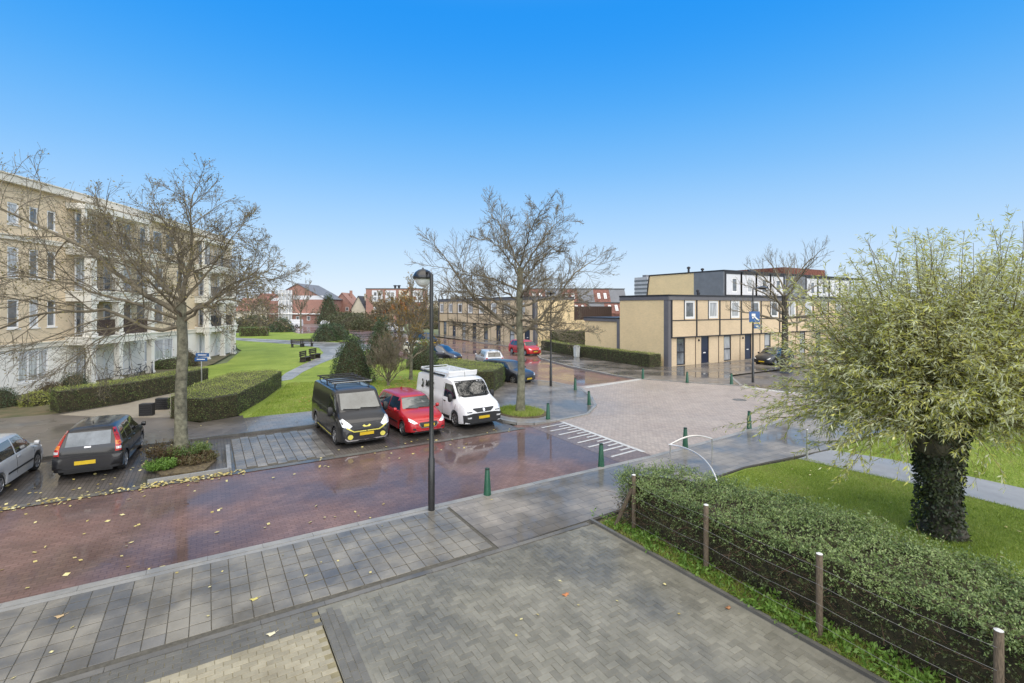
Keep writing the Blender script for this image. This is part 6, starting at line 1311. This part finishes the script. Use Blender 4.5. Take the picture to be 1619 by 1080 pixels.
# far tree line
n = 26000; a = RG_.uniform(-.95, 1.35, n); D = RG_.uniform(230, 330, n); px_ = D*np.tan(a*.9); hh = (4+3.5*np.sin(px_*.02)+2*np.sin(px_*.07+1))
p = Rv*px_[:, None]+Fv*D[:, None]+np.c_[np.zeros((n,2)), np.clip(RG_.random(n)*hh+.5, 0, 12)]
V, F = leaf_quads(p, rvec(n)+np.array([0,0,.3]), rvec(n), RG_.uniform(1.0,2.6,n), RG_.uniform(.8,2.0,n)); struct(npmesh('distant_wood', V, F, leafmat('distant_leaf', [(.10,.10,.07),(.15,.14,.10),(.20,.18,.13)], nscale=.05), None), 'stuff')

# --- the big informal hedge in front
HP = [(8.22,8.45),(8.7,8.75),(9.4,8.2),(10.25,6.9),(10.45,5.2),(10.4,3.6),(10.5,2.0),(10.6,-.5),(8.35,-.5),(8.4,2.5),(8.35,5.0)]
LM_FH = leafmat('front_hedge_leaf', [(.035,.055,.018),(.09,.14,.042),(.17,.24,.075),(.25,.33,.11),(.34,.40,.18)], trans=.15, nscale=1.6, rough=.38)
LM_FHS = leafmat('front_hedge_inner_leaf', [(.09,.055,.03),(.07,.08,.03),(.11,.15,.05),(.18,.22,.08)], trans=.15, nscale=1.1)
t = thing('overgrown_hedge', 'big overgrown green hedge behind the timber post and wire fence', 'hedge', (9.3,4.5,LZ+.02))
c = np.array([9.3,4.5]); P = np.array(ccw(HP))-c
b = MB(); b.prism([tuple(x) for x in P*np.array([.86,.97])], 0, 1.0); b.build('branches', M_CORE, t, local=True)
def top_h(q): return 1.18+.07*np.sin(q[:, 0]*2.1+1)+.06*np.cos(q[:, 1]*1.7)+.05*np.sin(q[:, 1]*4.3+q[:, 0]*3)
def sprays(base, d0, n_leaf, ln, lsz, wob=.10, droop=-.05):
    m = len(base); d = unit(d0); Q = [base]; k = 6
    for i in range(k): d = unit(d+RG_.normal(size=(m,3))*wob+np.array([0,0,droop])); Q.append(Q[-1]+d*(ln/k).reshape(-1,1))
    Q = np.stack(Q, 1); tt = RG_.random((m,n_leaf))*k*.999; i = tt.astype(int); w = (tt-i)[..., None]; mi = np.arange(m)[:, None]
    p = Q[mi,i]*(1-w)+Q[mi,i+1]*w; T = unit(Q[mi,i+1]-Q[mi,i]); p = p.reshape(-1,3); T = T.reshape(-1,3); N = len(p); s = unit(np.cross(T, rvec(N)))
    return Q, leaf_quads(p, unit(T*.7+s), unit(np.array([0,0,1.])+rvec(N)*.7), lsz*RG_.uniform(.6,1.35,N), lsz*.42*RG_.uniform(.7,1.3,N))
m = 5200; q = in_poly(P, m); z = top_h(q)-.16*RG_.random(m); ang = RG_.uniform(0, 6.283, m)
Q, (V, F) = sprays(np.c_[q, z-.05], np.c_[np.cos(ang)*.9, np.sin(ang)*.9, np.full(m,.55)], 13, RG_.uniform(.14,.34,m), .045, .12, -.10)
struct(npmesh('top_foliage', V, F, LM_FH, t), 'stuff')
T = Tubes(); T.add(Q[::4], np.full((len(Q[::4]),7), .0022), 3); struct(T.build('twigs', M_TWIG, t), 'stuff')
m = 5200; p, nn = on_poly(P, m); z = 1.15*RG_.random(m)**.75; pull = (-.02-.16*RG_.random(m))[:, None]
Q, (V, F) = sprays(np.c_[p+nn*pull, z], np.c_[nn*.8+RG_.normal(size=(m,2))*.5, .35+RG_.random(m)*.5], 10, RG_.uniform(.12,.32,m), .04, .15, -.08)
hi = np.repeat(np.repeat(z > .55+.2*RG_.random(m), 10), 1); V4 = V.reshape(-1,4,3)
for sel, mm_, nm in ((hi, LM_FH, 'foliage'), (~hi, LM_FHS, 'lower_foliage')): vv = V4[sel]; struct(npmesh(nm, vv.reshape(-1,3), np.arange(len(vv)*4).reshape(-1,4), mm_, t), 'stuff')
m = 900; p, nn = on_poly(P, m); T = Tubes(); Q, _ = sprays(np.c_[p+nn*-.12, .9*RG_.random(m)], np.c_[nn*.5+RG_.normal(size=(m,2))*.7, RG_.random(m)*.9], 1, RG_.uniform(.2,.6,m), .03, .18, -.02)
T.add(Q, np.full((m,7), .003), 3); struct(T.build('bare_twigs', mat('russet_twig', (.12,.065,.04), .8, .3, 5, c2=(.18,.11,.07)), t), 'stuff')
# --- grass blades on the near right lawn, weeds along the edging
def blades(name, P2, z0, h, wd, m, lean=.5, parent=None):
    n = len(P2); d = unit(RG_.normal(size=(n,3))*np.array([lean,lean,.1])+np.array([0,0,1.])); p = np.c_[P2, np.full(n, z0)]; s = unit(np.cross(d, rvec(n))); h = h*RG_.uniform(.5,1.4,n)[:, None]
    V = np.stack([p-s*wd, p+s*wd, p+d*h+np.c_[RG_.normal(size=(n,2))*.012, np.zeros(n)]], 1); return struct(npmesh(name, V.reshape(-1,3), np.arange(n*3).reshape(-1,3), m, parent), 'stuff')
LM_GR = leafmat('grass_blade', [(.13,.17,.025),(.22,.31,.04),(.32,.42,.06),(.42,.46,.12),(.36,.31,.14)], trans=.3, nscale=.7)
q = in_poly([(10.2,8.9),(14.5,9.25),(17.1,8.9),(17.2,7.5),(17.5,5.2),(17.5,0),(10.3,0)], 90000); blades('grass', q, LZ, .075, .005, LM_GR)
q = in_poly([(19.5,8.9),(30,9.2),(34,5),(30,-2),(19.7,-1)], 50000); blades('grass', q, LZ, .09, .009, LM_GR)
q = in_poly([(1.6,25.7),(12,25.7),(12,33),(4.6,36),(3.2,31)], 45000); blades('grass', q, LZ, .08, .010, LM_GR)
q = in_poly([(7.82,8.75),(8.5,8.8),(8.4,6),(8.45,0),(7.82,0)], 9000); blades('grass', q, LZ+.02, .10, .006, LM_GR, .8)
wd = thing('weeds', 'bright green leafy weeds growing between the driveway edging and the hedge', 'weeds', (8.0,5,LZ+.02)); 
m = 520; q = np.c_[RG_.uniform(-.14,.35,m), RG_.choice([3.2,2.4,1.3,-.2,-1.0,-1.9,-2.4,-3.0], m)+RG_.normal(size=m)*.28]; ang = RG_.uniform(0,6.283,m)
Q, (V, F) = sprays(np.c_[q, np.zeros(m)], np.c_[np.cos(ang)*.6, np.sin(ang)*.6, np.full(m,.9)], 9, RG_.uniform(.10,.30,m), .085, .1, -.14); struct(npmesh('leaves', V, F, leafmat('weed_leaf', [(.07,.14,.02),(.15,.27,.04),(.26,.40,.08)], trans=.3), wd), 'stuff')
# planting round tree 1, grass tuft round tree 2
t = thing('ground_cover', 'dark and bright low plants round the foot of the large bare tree', 'plants', (-.7,19.6,.09))
for (x, y, r_, nn_, m_, nm, h_) in [(.2,.7,.55,300,LM_HEDGE,'dark_shrub',.4),(-.5,.9,.5,220,leafmat('russet_leaf', []),'twiggy_shrub',.5),(-.55,-.55,.36,280,leafmat('weed_leaf', []),'bright_clump',.25),(.35,-.2,.6,260,leafmat('russet_leaf', []),'brown_litter_plant',.22)]:
    ang = RG_.uniform(0,6.283,nn_); rr = r_*np.sqrt(RG_.random(nn_)); Q, (V, F) = sprays(np.c_[x+np.cos(ang)*rr, y+np.sin(ang)*rr, np.zeros(nn_)], np.c_[np.cos(ang)*.4, np.sin(ang)*.4, np.full(nn_,1.)], 12, RG_.uniform(.5,1.1,nn_)*h_, .07, .12, -.06); struct(npmesh(nm, V, F, m_, t), 'stuff')
ang = RG_.uniform(0,6.283,3500); rr = np.sqrt(RG_.random(3500)); blades('grass', np.c_[12.9+rr*1.0*np.cos(ang), 20.0+rr*1.3*np.sin(ang)], PZ+.03, .16, .010, LM_GR, .7)

# --- the pollard willow
wl_t = thing('pollard_willow', 'pollarded willow with ivy-covered trunk and silvery narrow leaves at the right', 'tree', (14.05,4.35,LZ))
T = Tubes(); tr = resample(LB([(.10,0,-.05),(.10,0,.7),(.02,0,1.5),(-.06,0,2.1),(-.05,0,2.6)]), 22)[None]; Rt = np.interp(np.linspace(0,1,22), [0,.1,.35,.7,.85,1], [.41,.34,.30,.35,.50,.36])[None]
Rt = Rt*(1.08+.09*np.sin(np.arange(22)*1.7)+.05*RG_.normal(size=22)); T.add(tr, Rt, 18); T.build('trunk', M_DBARK, wl_t)
heads = LB([(-.72,-.1,2.5),(-.35,.3,2.7),(.1,-.3,2.7),(.78,.05,2.55),(.35,.35,2.7),(0,0,2.85),(-.8,.1,2.5),(.85,-.1,2.6)])
T = Tubes(); L0 = [LB([(0,0,1.7)])[0]]
arms = np.stack([resample([LB([(0,0,1.75)])[0], tuple(np.array(h)*np.array([.6,.6,.92])), h], 7) for h in heads]); T.add(arms, np.tile(np.linspace(.30,.17,7), (len(heads),1)), 10); T.build('limbs', M_DBARK, wl_t)
def shoots(n, el0, el1, l0, l1, grav, nb=13, wob=.05, az=None):
    hb = np.array(heads)[RG_.integers(0, len(heads), n)]+RG_.normal(size=(n,3))*.13+np.array([0,0,.12]); az_ = RG_.uniform(0, 6.283, n)
    if el0 < .3: az_ = RG_.choice([0.0, math.pi], n, p=[.5,.5])-YAW+RG_.normal(size=n)*.72   # low shoots spread mostly sideways
    el = RG_.uniform(el0, el1, n); d = np.c_[np.cos(az_)*np.cos(el), np.sin(az_)*np.cos(el), np.sin(el)]; ln = RG_.uniform(l0, l1, n); Q = [hb]
    for k in range(nb-1): d = unit(d+RG_.normal(size=(n,3))*wob+np.array([0,0,grav])*(k/nb)); Q.append(Q[-1]+d*(ln/(nb-1))[:, None])
    Q = np.stack(Q, 1); return Q, np.linspace(1, .22, nb)[None]*(.008+.011*(ln/5))[:, None]
C = Tubes(); allQ = []
for args in ((190,.85,1.5,2.6,4.2,-.01),(240,.35,1.1,2.4,3.8,-.06),(200,.0,.7,2.3,3.6,-.11),(55,-.2,.3,1.8,3.0,-.14)):
    Q, Rr = shoots(*args); C.add(Q, Rr, 4); allQ.append((Q, Rr))
LV = []; LF = []; nbase = 0
def wleaves(Q, per, t0, L, hang=.35):
    m, n, _ = Q.shape; tt = (t0+(1-t0)*RG_.random((m,per)))*(n-1)*.9999; i = tt.astype(int); w = (tt-i)[..., None]; mi = np.arange(m)[:, None]
    p = (Q[mi,i]*(1-w)+Q[mi,i+1]*w).reshape(-1,3); T_ = unit(Q[mi,i+1]-Q[mi,i]).reshape(-1,3); N = len(p); s = unit(np.cross(T_, rvec(N)))
    d = unit(T_*.75+s*.75+np.array([0,0,-hang])+Rv*-.22); return leaf_quads(p, d, rvec(N), L*RG_.uniform(.6,1.25,N), .023*RG_.uniform(.7,1.25,N))
for Q, Rr in allQ:
    V, F = wleaves(Q, 26, .3, .14); LV.append(V); LF.append(F+nbase); nbase += len(V)
    q2, r2, _ = spawn(Q, Rr, 9, .22, .55, .95, 7, .09, -.08, .6); C.add(q2, np.maximum(r2, .002), 3)
    V, F = wleaves(q2, 15, .05, .135); LV.append(V); LF.append(F+nbase); nbase += len(V)
C.build('shoots', mat('willow_twig', (.09,.07,.03), .75, .3, 4, c2=(.17,.14,.06)), wl_t)
LM_WIL = leafmat('willow_leaf', [(.10,.12,.02),(.34,.36,.06),(.56,.55,.12),(.76,.72,.34)], trans=.35, nscale=.9, back=(.55,.57,.36), rough=.42)
LVq = np.concatenate(LV).reshape(-1,4,3); cm = LVq.mean(1); keep = (cm[:, 2] > 2.15) | (np.hypot(cm[:, 0], cm[:, 1]) > 1.45+.3*RG_.random(len(cm))); keep &= ~((cm @ Fv < -.5) & (np.abs(cm @ Rv) < 1.1) & (cm[:, 2] < 2.45)); LVq = LVq[keep]
struct(npmesh('leaves', LVq.reshape(-1,3), np.arange(len(LVq)*4).reshape(-1,4), LM_WIL, wl_t), 'stuff')
# ivy on the trunk
m = 5200; a = RG_.uniform(0, 6.283, m); z = RG_.random(m)**.8*2.6; rr = np.interp(z/2.75, [0,.1,.35,.7,.85,1], [.43,.36,.32,.38,.5,.38])+RG_.random(m)*.10; p = np.c_[np.cos(a)*rr, np.sin(a)*rr, z]; nr = np.c_[np.cos(a), np.sin(a), np.zeros(m)]
V, F = leaf_quads(p, unit(rvec(m)+np.array([0,0,-.8])+nr*.4), unit(nr+rvec(m)*.6), .075*RG_.uniform(.6,1.3,m), .06*RG_.uniform(.6,1.2,m)); struct(npmesh('ivy', V, F, leafmat('ivy_leaf', [(.010,.014,.007),(.025,.035,.012),(.05,.065,.022),(.12,.14,.06)], trans=.1), wl_t), 'stuff')

# --- fallen leaves: drifts along the gutter, scatter on road and lawn
LM_FALL = leafmat('fallen_leaf', [(.20,.13,.04),(.42,.33,.10),(.60,.52,.22),(.66,.60,.36)], trans=0, nscale=3, rough=.45)
def litter(P2, z, L=.13, flat=.25):
    n = len(P2); d = np.c_[RG_.normal(size=(n,2)), RG_.normal(size=n)*flat*.4]; nr = unit(np.c_[RG_.normal(size=(n,2))*flat, np.ones(n)]); return leaf_quads(np.c_[P2, z+.012+RG_.random(n)*.012], d, nr, L*RG_.uniform(.5,1.25,n), L*.75*RG_.uniform(.6,1.1,n))
parts_ = [(np.c_[RG_.uniform(-5.5,1.0,210), 17.55+RG_.normal(size=210)*.16], .018),(np.c_[RG_.uniform(-1.7,.9,110), 17.6+RG_.normal(size=110)*.12], .018),(np.c_[RG_.uniform(-6,.5,46), 17.3-3.8*RG_.random(46)**1.8], 0),(np.c_[RG_.uniform(-6,0,90), RG_.uniform(17.8,22,90)], .014),
          (np.c_[RG_.uniform(-1.9,-1.0,60), RG_.uniform(19,22.4,60)], .035),(np.c_[RG_.uniform(-5,5,26), RG_.uniform(11.9,13.5,26)], 0),(np.c_[RG_.uniform(1,11,40), RG_.uniform(16.2,19,40)], .018),(np.c_[RG_.uniform(-3,7,16), RG_.uniform(9.2,11.4,16)], PZ),(np.c_[RG_.uniform(2.2,7.4,14), RG_.uniform(4,8.5,14)], PZ),(np.c_[RG_.uniform(10,16,60), RG_.uniform(3,9,60)], LZ+.03),(np.c_[RG_.uniform(-1,8,20), RG_.uniform(22.8,25,20)], PZ)]
Vs = []; Fs = []; k = 0
for P2, z in parts_: V, F = litter(P2, z, .115 if z != PZ else .075); Vs.append(V); Fs.append(F+k); k += len(V)
struct(npmesh('fallen_leaves', np.concatenate(Vs), np.concatenate(Fs), LM_FALL, None), 'stuff')
Vs = []; Fs = []; k = 0
for P2, z in [(np.c_[10.8+RG_.normal(size=420)*1.8, 31.6+RG_.normal(size=420)*2.2], LZ+.02),(np.c_[RG_.uniform(4,11,120), RG_.uniform(25.7,30,120)], LZ+.02)]: V, F = litter(P2, z, .15); Vs.append(V); Fs.append(F+k); k += len(V)
struct(npmesh('fallen_leaves', np.concatenate(Vs), np.concatenate(Fs), leafmat('orange_litter', [(.30,.12,.03),(.45,.26,.06),(.50,.40,.12)], trans=0), None), 'stuff')
def one_leaf(label, px, py, m, s=.10):
    x, y = G(px, py, PZ); b = MB(); n = 9; pts = [(math.cos(a)*s*(.5+.25*(i%2)), math.sin(a)*s*(.38+.2*(i%2)), .008+.012*math.cos(a*2)) for i, a in enumerate([k*2*math.pi/10 for k in range(10)])]
    b.v = [(x,y,PZ+.02)]+[(x+p[0],y+p[1],PZ+.008+p[2]) for p in pts]; b.f = [(0,i+1,(i+1)%10+1) for i in range(10)]; b.tube([(x+s*.6,y,PZ+.012),(x+s*1.1,y+.02,PZ+.02)], .003, 4); tag(b.build('fallen_leaf', m), label, 'leaf')
one_leaf('orange-brown leaf lying alone on the herringbone driveway', 894, 941, mat('leaf_orange', (.45,.17,.06), .5, .2, 20))
one_leaf('pale cream leaf on the paving near the border of the yellow bricks', 429, 1003, mat('leaf_cream', (.62,.56,.38), .5, .15, 20))
one_leaf('small brown leaf near the dark bed edging', 1151, 962, mat('leaf_brown', (.30,.14,.06), .5, .2, 20), .08)
one_leaf('yellow-green leaf in the middle of the tiled pavement', 402, 948, mat('leaf_yellow', (.46,.40,.12), .5, .2, 20))
one_leaf('pale brown leaf at the left of the tiled pavement', 95, 975, mat('leaf_tan', (.42,.30,.16), .5, .2, 20))
